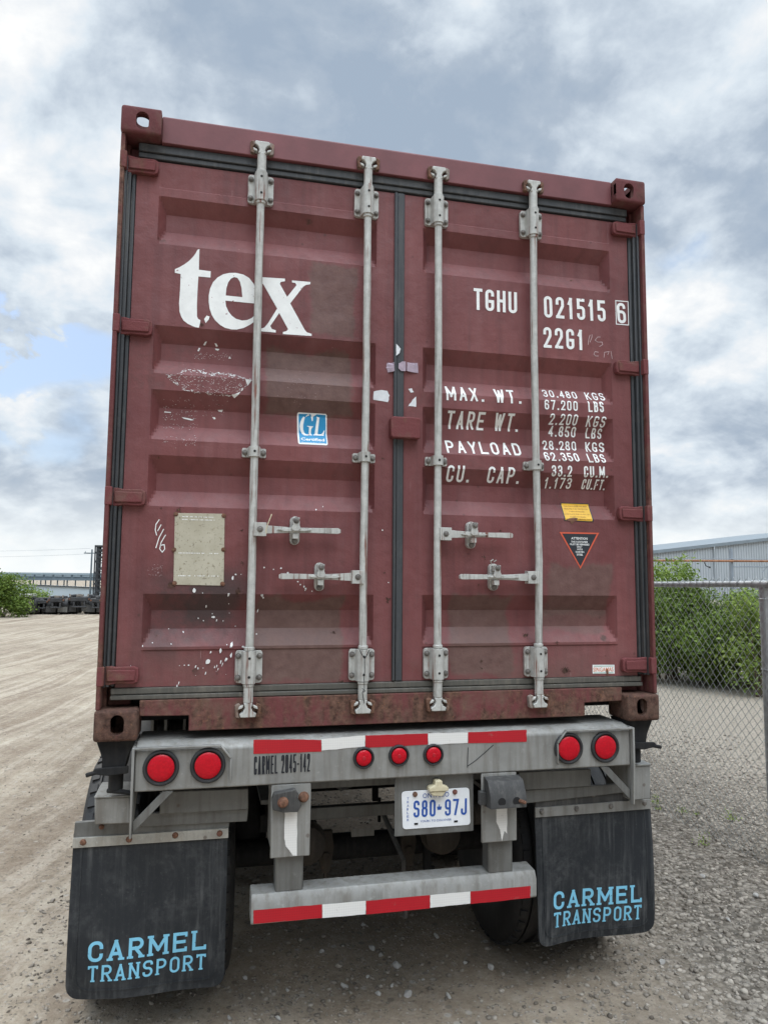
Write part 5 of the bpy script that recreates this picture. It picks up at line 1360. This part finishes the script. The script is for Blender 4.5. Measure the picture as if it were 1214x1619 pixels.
# ------------------------------------------------------------------ loose gravel
ICO_V = np.array([(0,0,1)]+[(math.cos(rad(72*k))*.894, math.sin(rad(72*k))*.894, .447) for k in range(5)]+[(math.cos(rad(36+72*k))*.894, math.sin(rad(36+72*k))*.894, -.447) for k in range(5)]+[(0,0,-1)])
ICO_F = [(0,1+k,1+(k+1) % 5) for k in range(5)]+[(1+k,6+k,1+(k+1) % 5) for k in range(5)]+[(1+(k+1) % 5,6+k,6+(k+1) % 5) for k in range(5)]+[(11,6+(k+1) % 5,6+k) for k in range(5)]
ICO_F = np.array(ICO_F)
rng = np.random.default_rng(5)
def stones(name, pts, sizes, tones, mat):
    n = len(pts); base = ICO_V[None]*(1+rng.uniform(-.28, .28, (n, 12, 1)))
    sc = np.stack([sizes, sizes*rng.uniform(.6, 1, n), sizes*rng.uniform(.38, .7, n)], 1)
    v = base*sc[:, None, :]
    a = rng.uniform(0, 6.283, n); ca, sa = np.cos(a), np.sin(a)
    x = v[..., 0]*ca[:, None]-v[..., 1]*sa[:, None]; y = v[..., 0]*sa[:, None]+v[..., 1]*ca[:, None]
    v = np.stack([x, y, v[..., 2]], -1)
    tl = rng.uniform(-.5, .5, n); v[..., 2] += x*np.sin(tl)[:, None]*.6
    v += pts[:, None, :]
    f = (ICO_F[None]+np.arange(n)[:, None, None]*12).reshape(-1, 3)
    me = bpy.data.meshes.new(name); me.vertices.add(n*12); me.vertices.foreach_set('co', v.reshape(-1))
    me.loops.add(len(f)*3); me.loops.foreach_set('vertex_index', f.reshape(-1).astype(np.int32))
    me.polygons.add(len(f)); me.polygons.foreach_set('loop_start', np.arange(0, len(f)*3, 3, dtype=np.int32))
    me.update(calc_edges=True); me.validate()
    at_ = me.attributes.new('tone', 'FLOAT', 'POINT'); at_.data.foreach_set('value', np.repeat(tones, 12).astype(np.float32))
    me.materials.append(mat); o = bpy.data.objects.new(name, me); COL.objects.link(o); return o
def scatter(n, x0, x1, y0, y1, smin, smax, dens):
    P, S = [], []
    rr = random.Random(n)
    while len(P) < n:
        x, y = rr.uniform(x0, x1), rr.uniform(y0, y1)
        if rr.random() > dens(x, y): continue
        s = smin*(smax/smin)**(rr.random()**2.2); P.append((x, y, gh(x, y)+s*.15)); S.append(s)
    return P, S
def nn(x, y, k=1.3): return noise.noise(Vector((x*k, y*k, 5.5)))
def d_right(x, y): 
    e = min(1, max(0, (x+nn(x, y)*.5-.95)/1.0)); return e*(1 if x < 3.6 else max(.12, 1-(x-3.6)*.55))*(1 if y < 5 else .7)
P1, S1 = scatter(27000, .8, 5.6, -1.2, 7.5, .006, .023, d_right)
P2, S2 = scatter(15000, -1.7, 2.2, -1.0, 4.2, .0035, .018, lambda x, y: .35+.65*max(0, nn(x, y, 2.2)+.3))
P3, S3 = scatter(3200, -5.5, -1.2, -1.0, 7.0, .003, .011, lambda x, y: .3+.7*max(0, nn(x, y, .8)))
PA = np.array(P1+P2+P3); SA = np.array(S1+S2+S3)
TN = np.clip(np.concatenate([rng.beta(2.0, 2.0, len(P1)), rng.beta(1.6, 2.6, len(P2)), rng.beta(2, 2.2, len(P3))]), 0, 1)
tag(stones('gravel', PA, SA, TN, M['stone']), 'loose grey crushed gravel spread over the yard and along the fence', 'gravel', kind='stuff')
# single larger stones that stand out
bank = []
for k in range(5):
    bm = bmesh.new(); r3 = random.Random(60+k)
    for _ in range(15):
        d = Vector((r3.gauss(0, 1), r3.gauss(0, 1), r3.gauss(0, 1))).normalized()*r3.uniform(.82, 1.1); bm.verts.new((d.x, d.y*.74, d.z*.58))
    hull = bmesh.ops.convex_hull(bm, input=bm.verts)
    bmesh.ops.delete(bm, geom=[v for v in bm.verts if not v.link_faces], context='VERTS')
    bmesh.ops.bevel(bm, geom=bm.edges[:], offset=.06, segments=1, affect='EDGES')
    me = bpy.data.meshes.new('loose_stone'); bm.to_mesh(me); bm.free(); me.materials.append(M['pebble']); bank.append(me)
big_px = [(629,1525,15),(545,1557,13),(776,1527,13),(710,1571,14),(646,1570,17),(597,1568,11),(690,1478,11),(588,1497,12),(600,1508,11),(582,1541,8),(668,1546,6),(363,1606,9),(388,1543,9),(440,1607,12),(1047,1519,12),(508,1503,11),(455,1562,8),(735,1520,8),(800,1484,7),(620,1555,8),(575,1460,9),(1195,1412,12),(1110,1382,10),(1150,1450,10)]
rr = random.Random(4)
for i, (px, py, s) in enumerate(big_px):
    p = atz(px, py, 0.0); p = atz(px, py, gh(p.x, p.y)+.012); dist = (p-Vector(CAM)).length
    o = bpy.data.objects.new('loose_stone', bank[i % 5]); COL.objects.link(o)
    sc = s*.5*dist/FPX*1.05; o.location = (p.x, p.y, gh(p.x, p.y)+sc*.33); o.scale = (sc,)*3; o.rotation_euler = (rr.uniform(-.3, .3), rr.uniform(-.3, .3), rr.uniform(0, 6.28))
    tag(o, 'small pale angular stone lying loose on the dirt yard near the trailer', 'stone', 'loose stones on the dirt')

# ------------------------------------------------------------------ chain link fence
FX = 2.75
fe = empty('chain_link_fence', (FX, 1.12, gh(FX, 1.12)), 'galvanised chain link fence with tube top rail beside the right of the container', 'fence')
fo = MB((-FX, -1.12, -gh(FX, 1.12)))
rail_z = 1.872
fo.tube([(FX, -6, rail_z), (FX, 1.12, rail_z+.006), (FX, 1.9, rail_z), (FX, 4, rail_z-.01), (FX, 14, rail_z-.02)], .0225, 14)
fo.tube([(FX, 1.60, rail_z+.003), (FX, 1.86, rail_z)], .0245, 14); fo.lathe((FX, 1.04, rail_z+.004), (0, 1, 0), [(0, .028), (.16, .028)], 16)
fo.build('top_rail', M['galv'], fe)
fo = MB((-FX, -1.12, -gh(FX, 1.12)))
po = fo
po.tube([(FX+.02, 1.115, -.1), (FX+.02, 1.115, rail_z-.02)], .040, 20); po.lathe((FX+.02, 1.115, rail_z-.02), (0, 0, 1), [(0, .044), (.02, .044), (.035, .03)], 20); po.piece()
for y in (4.15, 7.2, 10.2, 13.2, -1.9, -4.9): po.tube([(FX+.02, y, -.1), (FX+.02, y, rail_z-.02)], .028, 12); po.piece()
po.build_each('fence_post', M['galv'], fe)
fo = MB((-FX, -1.12, -gh(FX, 1.12)))
def band(z, r=.0435): 
    fo.tube([(FX+.02+r*math.cos(a), 1.115+r*math.sin(a), z) for a in [k*math.pi/8 for k in range(17)]], .003, 6)
for z in (1.78, 1.32, .86, .40): band(z); fo.piece()
for y in (1.30, 1.93, 2.6, 3.4, 4.3, 5.2, 6.4, 7.6, 9.0): fo.tube([(FX+.028*math.cos(a), y+.006*k, rail_z+.028*math.sin(a)) for k, a in enumerate([j*math.pi/6 for j in range(13)])], .0022, 6); fo.piece()
fo.build_each('tie_wire', M['galv'], fe)
def weave():
    pitch = .0715; half = pitch/2; V, Fc = [], []
    ys = np.arange(-2.0, 11.0, half); top = 1.925; rows = int(1.86/half)
    r = .0022; tri = [(math.cos(a), math.sin(a)) for a in (1.57, 3.66, 5.76)]
    nv = 0
    wob = random.Random(9)
    for wi, y0 in enumerate(ys):
        pts = []
        sag = wob.uniform(-.002, .002)
        for k in range(rows+1):
            z = top-k*half; s = (k+wi) % 2
            # wires hook round each other at the knuckles
            y = y0+(half if s else 0)+sag+wob.uniform(-.0022, .0022)+.006*noise.noise(Vector((y0*1.5, z*1.5, 0))); off = (.0028 if s else -.0028)+.022*noise.noise(Vector((y0*.9, z*1.3, 4.0)))*(1 if z < top-.1 else 0)
            zz = z+gh(FX, y)*.0
            pts.append((FX-.026+off, y+(.003 if s else -.003), zz))
        if wi % 2 == 0: pts[0] = (pts[0][0], pts[0][1]+half*.25, pts[0][2]-.012)
        P = np.array(pts); n = len(P)
        d = np.gradient(P, axis=0); d /= np.linalg.norm(d, axis=1)[:, None]
        ax = np.array([1., 0, 0]); a = ax[None]-d*d[:, :1]; a /= np.linalg.norm(a, axis=1)[:, None]; b = np.cross(d, a)
        for c, s_ in tri: V.append(P+r*(c*a+s_*b))
        idx = np.arange(n-1)
        for j in range(3):
            j2 = (j+1) % 3; Fc.append(np.stack([nv+j*n+idx, nv+j2*n+idx, nv+j2*n+idx+1, nv+j*n+idx+1], 1))
        nv += 3*n
    V = np.concatenate(V); Fc = np.concatenate(Fc)
    V -= np.array([FX, 1.12, gh(FX, 1.12)])
    me = bpy.data.meshes.new('chain_link_mesh'); me.vertices.add(len(V)); me.vertices.foreach_set('co', V.reshape(-1))
    me.loops.add(len(Fc)*4); me.loops.foreach_set('vertex_index', Fc.reshape(-1).astype(np.int32))
    me.polygons.add(len(Fc)); me.polygons.foreach_set('loop_start', np.arange(0, len(Fc)*4, 4, dtype=np.int32))
    me.update(calc_edges=True); me.polygons.foreach_set('use_smooth', [True]*len(Fc)); me.materials.append(M['wire'])
    o = bpy.data.objects.new('chain_link_mesh', me); COL.objects.link(o); o.parent = fe
weave()

# ------------------------------------------------------------------ foliage
def foliage(name, blobs, n, leaf, mat, seed, parent=None, loc=(0, 0, 0)):
    """blobs: (x,y,z,rx,ry,rz,weight); leaves in clumps through the volume"""
    rg = np.random.default_rng(seed); Bl = np.array([b[:6] for b in blobs]); Wt = np.array([b[6] for b in blobs]); Wt = Wt/Wt.sum()
    nc = max(12, n//26); bi = rg.choice(len(blobs), nc, p=Wt)
    d = rg.normal(size=(nc, 3)); d /= np.linalg.norm(d, axis=1)[:, None]
    rr_ = rg.uniform(.55, 1.06, nc)[:, None]
    cc = Bl[bi, :3]+d*Bl[bi, 3:6]*rr_
    li = rg.integers(0, nc, n); spread = leaf*2.6
    p = cc[li]+rg.normal(size=(n, 3))*spread*np.array([1, 1, .8])
    p[:, 2] = np.maximum(p[:, 2], .03)
    nrm = rg.normal(size=(n, 3))+np.array([0, -.2, .9]); nrm /= np.linalg.norm(nrm, axis=1)[:, None]
    u = np.cross(nrm, rg.normal(size=(n, 3))); u /= np.linalg.norm(u, axis=1)[:, None]; v = np.cross(nrm, u)
    s = leaf*rg.uniform(.6, 1.25, n)[:, None]
    q = np.stack([p-u*s, p+v*s*.42+nrm*s*.15, p+u*s, p-v*s*.42+nrm*s*.15], 1)
    me = bpy.data.meshes.new(name); me.vertices.add(n*4); me.vertices.foreach_set('co', q.reshape(-1))
    idx = np.arange(n*4, dtype=np.int32).reshape(n, 4)
    me.loops.add(n*4); me.loops.foreach_set('vertex_index', idx.reshape(-1)); me.polygons.add(n); me.polygons.foreach_set('loop_start', np.arange(0, n*4, 4, dtype=np.int32))
    me.update(calc_edges=True)
    tone = np.clip(rg.uniform(0, 1, nc)[li]*.75+rg.uniform(0, .3, n), 0, 1)
    at_ = me.attributes.new('tone', 'FLOAT', 'POINT'); at_.data.foreach_set('value', np.repeat(tone, 4).astype(np.float32))
    me.materials.append(mat); o = bpy.data.objects.new(name, me); COL.objects.link(o)
    if parent: o.parent = parent
    o.location = loc; return o
def bush(name, px, Y, h, wd, n, leaf, mat, seed, label, group, cat='bush', dense=5):
    p = at(px, 925, Y); root = empty(name, (p.x, Y, gh(p.x, Y)), label, cat, group)
    rr = random.Random(seed); bl = []
    for k in range(dense+4):
        bl.append((rr.uniform(-.5, .5)*wd*.8, rr.uniform(-.35, .35)*wd*.6, h*rr.uniform(.22, .74), wd*rr.uniform(.20, .36), wd*rr.uniform(.18, .3), h*rr.uniform(.16, .26), 1))
    for k in range(5): bl.append((rr.uniform(-.45, .45)*wd, rr.uniform(-.2, .2)*wd, h*rr.uniform(.8, .93), wd*.09, wd*.09, h*.10, .22))
    foliage('crown', bl, n, leaf, mat, seed, root)
    st_ = MB()
    for k in range(7):
        a = rr.uniform(0, 6.28); x0, y0 = rr.uniform(-.12, .12)*wd, rr.uniform(-.1, .1)*wd; ex, ey = math.cos(a)*wd*.3, math.sin(a)*wd*.25
        st_.tube([(x0, y0, -.02), (x0+ex*.35, y0+ey*.35, h*.32), (x0+ex, y0+ey, h*.72)], [.022, .016, .006], 6)
    st_.build('stem', M['bark'], root)
    return root
GB = 'bushes beyond the chain link fence'
bush('leafy_bush', 1050, 9.8, 2.25, 2.2, 15000, .045, M['leaf'], 1, 'tallest green bush beyond the fence, rising beside the container edge', GB)
bush('leafy_bush', 1118, 9.2, 1.78, 2.3, 15000, .045, M['leaf'], 2, 'dense dark green bush in the middle behind the chain link mesh', GB)
bush('leafy_bush', 1185, 8.6, 1.82, 2.1, 14000, .045, M['leaf'], 3, 'dark green bush beyond the fence right behind the thick end post', GB)
bush('leafy_bush', 1192, 7.75, 1.80, .95, 2600, .045, M['leaf_lt'], 4, 'bright yellow green leafy bush in front of the dark hedge near the post', GB)
bush('leafy_bush', 1270, 8.3, 1.9, 2.4, 9000, .045, M['leaf'], 5, 'green bush beyond the fence at the far right edge of view', GB)
bush('leafy_bush', 1044, 10.9, 2.42, 1.5, 5000, .05, M['leaf_lt'], 6, 'pale feathery green bush showing above the others against the warehouse', GB)
# weeds in the gravel
def weed(px, py, h, seed):
    p = atz(px, py, .05); z = gh(p.x, p.y); root = empty('weed', (p.x, p.y, z), 'small yellow green weed sprouting from the gravel by the fence', 'weed', 'weeds in the gravel')
    foliage('leaf', [(0, 0, h*.55, h*.35, h*.35, h*.45, 1)], 60, h*.13, M['leaf_lt'], seed, root)
    mb = MB(); mb.tube([(0, 0, -.01), (.01, 0, h*.8)], .003, 5); mb.build('stem', M['bark'], root)
for i, (px, py, h) in enumerate(((1037, 1278, .07), (1078, 1292, .06), (1157, 1303, .08), (1100, 1295, .04), (1113, 1345, .07), (1040, 1288, .04))): weed(px, py, h, 40+i)

# ------------------------------------------------------------------ warehouse and pipe rack on the right
def G3(px, py, Y): p = at(px, py, Y); return (p.x, p.z)
WY = 78.0
wh = empty('warehouse', (at(1200, 925, WY).x, WY, 0), 'large grey ribbed steel warehouse with sloping roof edge behind the bushes', 'building')
x0 = G3(985, 900, WY)[0]; x1 = G3(1500, 900, WY)[0]
za, zb = G3(985, 879.5, WY)[1], G3(1500, 822, WY)[1]
def roofz(x): return za+(zb-za)*(x-x0)/(x1-x0)
mb = MB((-wh.location.x, -WY, 0)); x = x0; vs_, n = [], 0
while x < x1:
    for dx, dy in ((0, 0), (.10, 0), (.13, .07), (.28, .07), (.31, 0)): vs_.append((x+dx, WY+dy))
    x += .38
n = len(vs_); mb.add([(a, b, 0) for a, b in vs_]+[(a, b, roofz(a)) for a, b in vs_], [(i, i+1, n+i+1, n+i) for i in range(n-1)])
mb.build('wall', M['siding'], wh, smooth=0)
mb = MB((-wh.location.x, -WY, 0)); mb.add([(x0-.3, WY-.25, roofz(x0)-.12), (x1, WY-.25, roofz(x1)-.12), (x1, WY-.25, roofz(x1)+.28), (x0-.3, WY-.25, roofz(x0)+.28), (x0-.3, WY+40, roofz(x0)-.12), (x1, WY+40, roofz(x1)-.12), (x1, WY+40, roofz(x1)+.28), (x0-.3, WY+40, roofz(x0)+.28)], [(0,1,2,3), (4,7,6,5), (0,3,7,4), (1,5,6,2), (3,2,6,7), (0,4,5,1)])
mb.build('roof', M['siding_trim'], wh)
mb = MB((-wh.location.x, -WY, 0)); dx_ = G3(1127, 870, WY)[0]; mb.tube([(dx_, WY-.2, roofz(dx_)-.1), (dx_+.06, WY-.2, 0)], .09, 8); mb.build('downpipe', M['siding'], wh)
PY = 19.0
pr_ = empty('pipe_rack', (at(1157, 925, PY).x, PY, 0), 'rusty orange horizontal pipe carried on a blue grey post behind the fence', 'pipe rack')
mb = MB((-pr_.location.x, -PY, 0)); a, b = G3(900, 885.5, PY), G3(1330, 888, PY)
mb.tube([(a[0], PY, a[1]), (b[0], PY, b[1])], .036, 12); mb.build('pipe', M['rustpipe'], pr_)
mb = MB((-pr_.location.x, -PY, 0)); mb.tube([(a[0], PY+.02, a[1]+.075), (b[0], PY+.02, b[1]+.075)], .012, 8); c = G3(1157, 867, PY)
mb.box(c[0]-.045, c[0]+.045, PY+.04, PY+.13, 0, c[1]); 
for px in (905, 1320): q = G3(px, 887, PY); mb.box(q[0]-.045, q[0]+.045, PY+.04, PY+.13, 0, q[1]+.1)
q0, q1 = G3(1160, 896, PY), G3(1330, 896.5, PY); mb.tube([(q0[0], PY+.06, q0[1]), (q1[0], PY+.06, q1[1])], .018, 8)
q2 = G3(1206, 905, PY); q3 = G3(1213, 897, PY); mb.tube([(q2[0], PY+.06, q2[1]), (q3[0], PY+.06, q3[1])], .014, 8)
mb.build('support', M['bluepost'], pr_)
mb = MB((-pr_.location.x, -PY, 0)); pts = [G3(*p, PY) for p in ((1112, 889), (1114, 894), (1117, 896), (1120, 896.5))]; mb.tube([(p[0], PY-.03, p[1]) for p in pts], .018, 8); mb.tube([(pts[-1][0]-.01, PY-.03, pts[-1][1]-.01), (pts[-1][0]+.03, PY-.03, pts[-1][1]-.01)], .03, 8)
mb.build('tap', M['tower'], pr_)

# ------------------------------------------------------------------ far left: conveyor gallery, shed, tower, parked chassis
GY = 72.0
ga = empty('conveyor_gallery', (at(80, 925, GY).x, GY, 0), 'long grey blue elevated conveyor gallery on thin legs across the far yard', 'conveyor')
o_ = (-ga.location.x, -GY, 0)
xa, xb = G3(-160, 900, GY)[0], G3(230, 900, GY)[0]; zt, zb_ = G3(80, 906.5, GY)[1], G3(80, 917.5, GY)[1]
mb = MB(o_); mb.box(xa, xb, GY, GY+3, zb_, zt); mb.build('gallery_body', M['gallery'], ga)
mb = MB(o_)
for k in range(26):
    x = xa+(xb-xa)*k/26; mb.box(x+.05, x+(xb-xa)/26*.86, GY-.10, GY-.002, zb_+.36, zb_+.55 if k % 3 else zb_+.62)
mb.box(xa, xb, GY-.14, GY-.002, zt-.12, zt+.06); mb.build('panel', M['gallery_lt'], ga)
mb = MB(o_)
for px in (46, 51.5, 63.5, 71, 79.5, 90, 100.5, 105.5, 118.5, 20, 0, -30, -60, 135, 170, 200):
    x = G3(px, 920, GY)[0]; mb.box(x-.05, x+.05, GY+.4, GY+.5, 0, zb_); mb.piece()
mb.build_each('leg', M['gallery'], ga)
SY = 66.0
sh = empty('storage_shed', (at(90, 925, SY).x, SY, 0), 'long pale blue grey shed with dark sloping eave below the conveyor', 'building')
o_ = (-sh.location.x, -SY, 0)
pA, pB = G3(-140, 916.5, SY), G3(330, 937.5, SY)
mb = MB(o_); mb.prism([(pA[0], 0), (pB[0], 0), (pB[0], pB[1]), (pA[0], pA[1])], SY, SY+4.5); mb.build('wall', M['shed'], sh)
mb = MB(o_); mb.prism([(pA[0], pA[1]-.02), (pB[0], pB[1]-.02), (pB[0], pB[1]+.06), (pA[0], pA[1]+.06)], SY-.12, SY-.003); mb.build('eave', M['tower'], sh)
TY = 58.0
tw = empty('steel_tower', (at(160, 925, TY).x, TY, 0), 'dark open steel lattice tower standing left of the container', 'tower')
o_ = (-tw.location.x, -TY, 0)
mb = MB(o_); q = [G3(px, 900, TY)[0] for px in (149.5, 153.5, 163, 178)]; ztop = G3(158, 862, TY)[1]
for x, r_ in zip(q, (.045, .10, .06, .08)):
    for dy in (0, 1.3): mb.box(x-r_, x+r_, TY+dy, TY+dy+.12, 0, ztop); mb.piece()
mb.build_each('upright', M['tower'], tw)
mb = MB(o_)
for py in (863, 869, 880.5, 899, 916, 934, 949.5):
    z = G3(158, py, TY)[1]; mb.box(q[0] if py < 866 else q[1], q[3], TY-.05, TY+1.4, z-.08, z+.05); mb.piece()
zs_ = [G3(158, py, TY)[1] for py in (869, 880.5, 899, 916, 934, 949.5)]
for k in range(5):
    mb.tube([(q[1], TY-.02, zs_[k]), (q[3], TY-.02, zs_[k+1])], .03, 6); mb.piece(); mb.tube([(q[3], TY+1.3, zs_[k]), (q[1], TY+1.3, zs_[k+1])], .03, 6); mb.piece()
    z = (zs_[k]+zs_[k+1])/2; mb.box(q[1], q[3], TY-.04, TY+.06, z-.05, z+.03); mb.piece(); mb.tube([(q[0], TY, zs_[k]), (q[1], TY, zs_[k+1])], .02, 6); mb.piece()
mb.build_each('cross_brace', M['tower'], tw)
up_ = empty('utility_pole', (at(143.5, 925, 60).x, 60, 0), 'thin grey utility pole just left of the steel tower', 'pole')
mb = MB(); zt = G3(143.5, 868.5, 60)[1]; mb.tube([(0, 0, 0), (0, 0, zt)], [.085, .06], 10); mb.build('shaft', M['gallery'], up_)
mb = MB(); mb.box(-.6, .6, -.05, .05, zt-.35, zt-.27)
for x in (-.5, .5): mb.lathe((x, 0, zt-.27), (0, 0, 1), [(0, .03), (.12, .02)], 8)
mb.build('crossarm', M['gallery'], up_)
pw = empty('utility_pole', (at(-260, 925, 66).x, 66, 0), 'utility pole out beyond the left edge carrying the far end of the wires', 'pole')
mb = MB(); mb.tube([(0, 0, 0), (0, 0, zt)], [.085, .06], 10); mb.build('shaft', M['gallery'], pw)
for k, (py0, py1, nm_) in enumerate(((869.5, 866, 'upper'), (880, 874.5, 'lower'))):
    mb = MB(); A, C_ = at(-260, py0-3, 66), at(143.5, py1+1, 60); pts = []
    for j in range(13):
        s = j/12; p = A.lerp(C_, s); pts.append((p.x, p.y, p.z-.5*4*s*(1-s)*.5))
    mb.tube(pts, .009, 6); tag(mb.build('power_wire', M['gallery_lt']), f'{nm_} of the two thin sagging power wires in the left sky', 'wire', 'power wires')
def parked(px, Y, wpx_, h, kind, label):
    p = at(px, 925, Y); root = empty('parked_chassis', (p.x, Y, 0), label, 'trailer', 'chassis trailers parked across the yard')
    half = wpx_/2*Y/1100.0; mb = MB(); r4 = random.Random(int(px))
    for s in (-1, 1): mb.box(s*half*.42-.06, s*half*.42+.06, 0, 9, h*.66, h*.90)
    mb.box(-half*.96, half*.96, -.05, .10, h*.74, h*.97); mb.box(-half*.9, half*.9, 4.8, 4.95, h*.7, h*.9)
    for s in (-1, 1): mb.box(s*half*.45-.05, s*half*.45+.05, -.03, .05, h*.44, h*.74)
    mb.box(-half*.66, half*.66, -.04, .05, h*.38, h*.47)
    for q in range(7):
        x = r4.uniform(-.85, .85)*half; z = h*r4.uniform(.9, 1.0); mb.box(x-.07, x+r4.uniform(.05, .2), r4.uniform(0, 1), 1.2, z, z+r4.uniform(.05, .16))
    mb.build('frame', M['dark_veh'], root, .02)
    for s in (-1, 1):
        for q in (0, 1):
            w_ = MB(); x = s*half*.70; w_.lathe((x, .75+q*1.25, .43), (1, 0, 0), [(-.25, .27), (-.27, .36), (-.2, .43), (.2, .43), (.27, .36), (.25, .27)], 20); w_.build('wheel', M['tyre'], root)
    for s in (-1, 1):
        f_ = MB(); f_.box(s*half*.70-.24, s*half*.70+.24, .16, .18, h*.14, h*r4.uniform(.45, .62)); f_.build('mud_flap', M['pad'] if r4.random() < .6 else M['steel_d'], root)
        f_ = MB(); f_.lathe((s*half*.84, -.052, h*.86), (0, -1, 0), [(0, .05), (.03, .04)], 10); f_.build('tail_light', M['rust'], root)
    if kind == 1:
        f_ = MB(); f_.prism([(-half*.9, h*.5), (-half*.8, h*.98), (half*.6, h*1.02), (half*1.02, h*.48), (half*.95, h*.44), (half*.55, h*.90), (-half*.72, h*.86), (-half*.82, h*.5)], -.30, -.06); f_.build('fender', M['tan_veh'], root)
        f_ = MB(); f_.box(-half*2.4, half*.9, -.5, 1.2, h*1.1, h*1.24); f_.box(-half*2.35, -half*2.2, -.45, -.3, h*1.0, h*1.1); f_.build('deck', M['pale_veh'], root)
    if kind == 2:
        f_ = MB(); 
        for s in (-1, 1): f_.tube([(s*half*.75, -.1, h), (s*half*.8, -.1, h*1.15)], .04, 8)
        f_.box(-half*.3, half*.25, .1, .5, h, h*1.12); f_.build('gear', M['tan_veh'], root)
    return root
D0 = 39.0
parked(41, D0, 21, .88, 1, 'leftmost parked chassis, with tan fender and pale deck edge')
parked(66, D0+.6, 23, .78, 0, 'low dark chassis parked second from the left of the row')
parked(91, D0+.2, 24, .90, 2, 'dark chassis in the middle of the far parked row')
parked(127, D0+.5, 33, .96, 2, 'widest dark chassis parked below the steel tower')
parked(153, D0+.3, 16, .88, 0, 'parked chassis half hidden behind the container edge')
st_ = MB(); p = at(116.5, 925, D0+3); st_.box(-.28, .28, 0, .3, 0, .75); st_.tube([(0, .1, .75), (0, .1, G3(116, 948, D0+3)[1])], .06, 8); st_.box(-.18, .18, -.05, .3, G3(116, 951, D0+3)[1], G3(116, 941, D0+3)[1])
o = st_.build('control_stand', M['tan_veh'], loc=(p.x, D0+3, 0)); tag(o, 'small upright brown box on a stand behind the parked chassis row', 'stand')
bush('leafy_bush', 10, 36.5, 2.2, 1.65, 7000, .075, M['leaf'], 11, 'big round green bush at the left edge in front of the shed', 'bushes at the far left', dense=7)
bush('leafy_bush', 40, 42.5, 1.25, 1.6, 3000, .07, M['leaf_lt'], 12, 'light green low bush behind the leftmost parked chassis', 'bushes at the far left', dense=4)
bush('leafy_bush', 66, 43.5, 1.15, 1.5, 1800, .07, M['leaf_lt'], 13, 'pale weedy bush behind the second parked chassis', 'bushes at the far left', dense=3)
bush('leafy_bush', -52, 37, 2.6, 2.6, 6000, .08, M['leaf'], 14, 'green bush off the left edge beside the big round bush', 'bushes at the far left', dense=6)
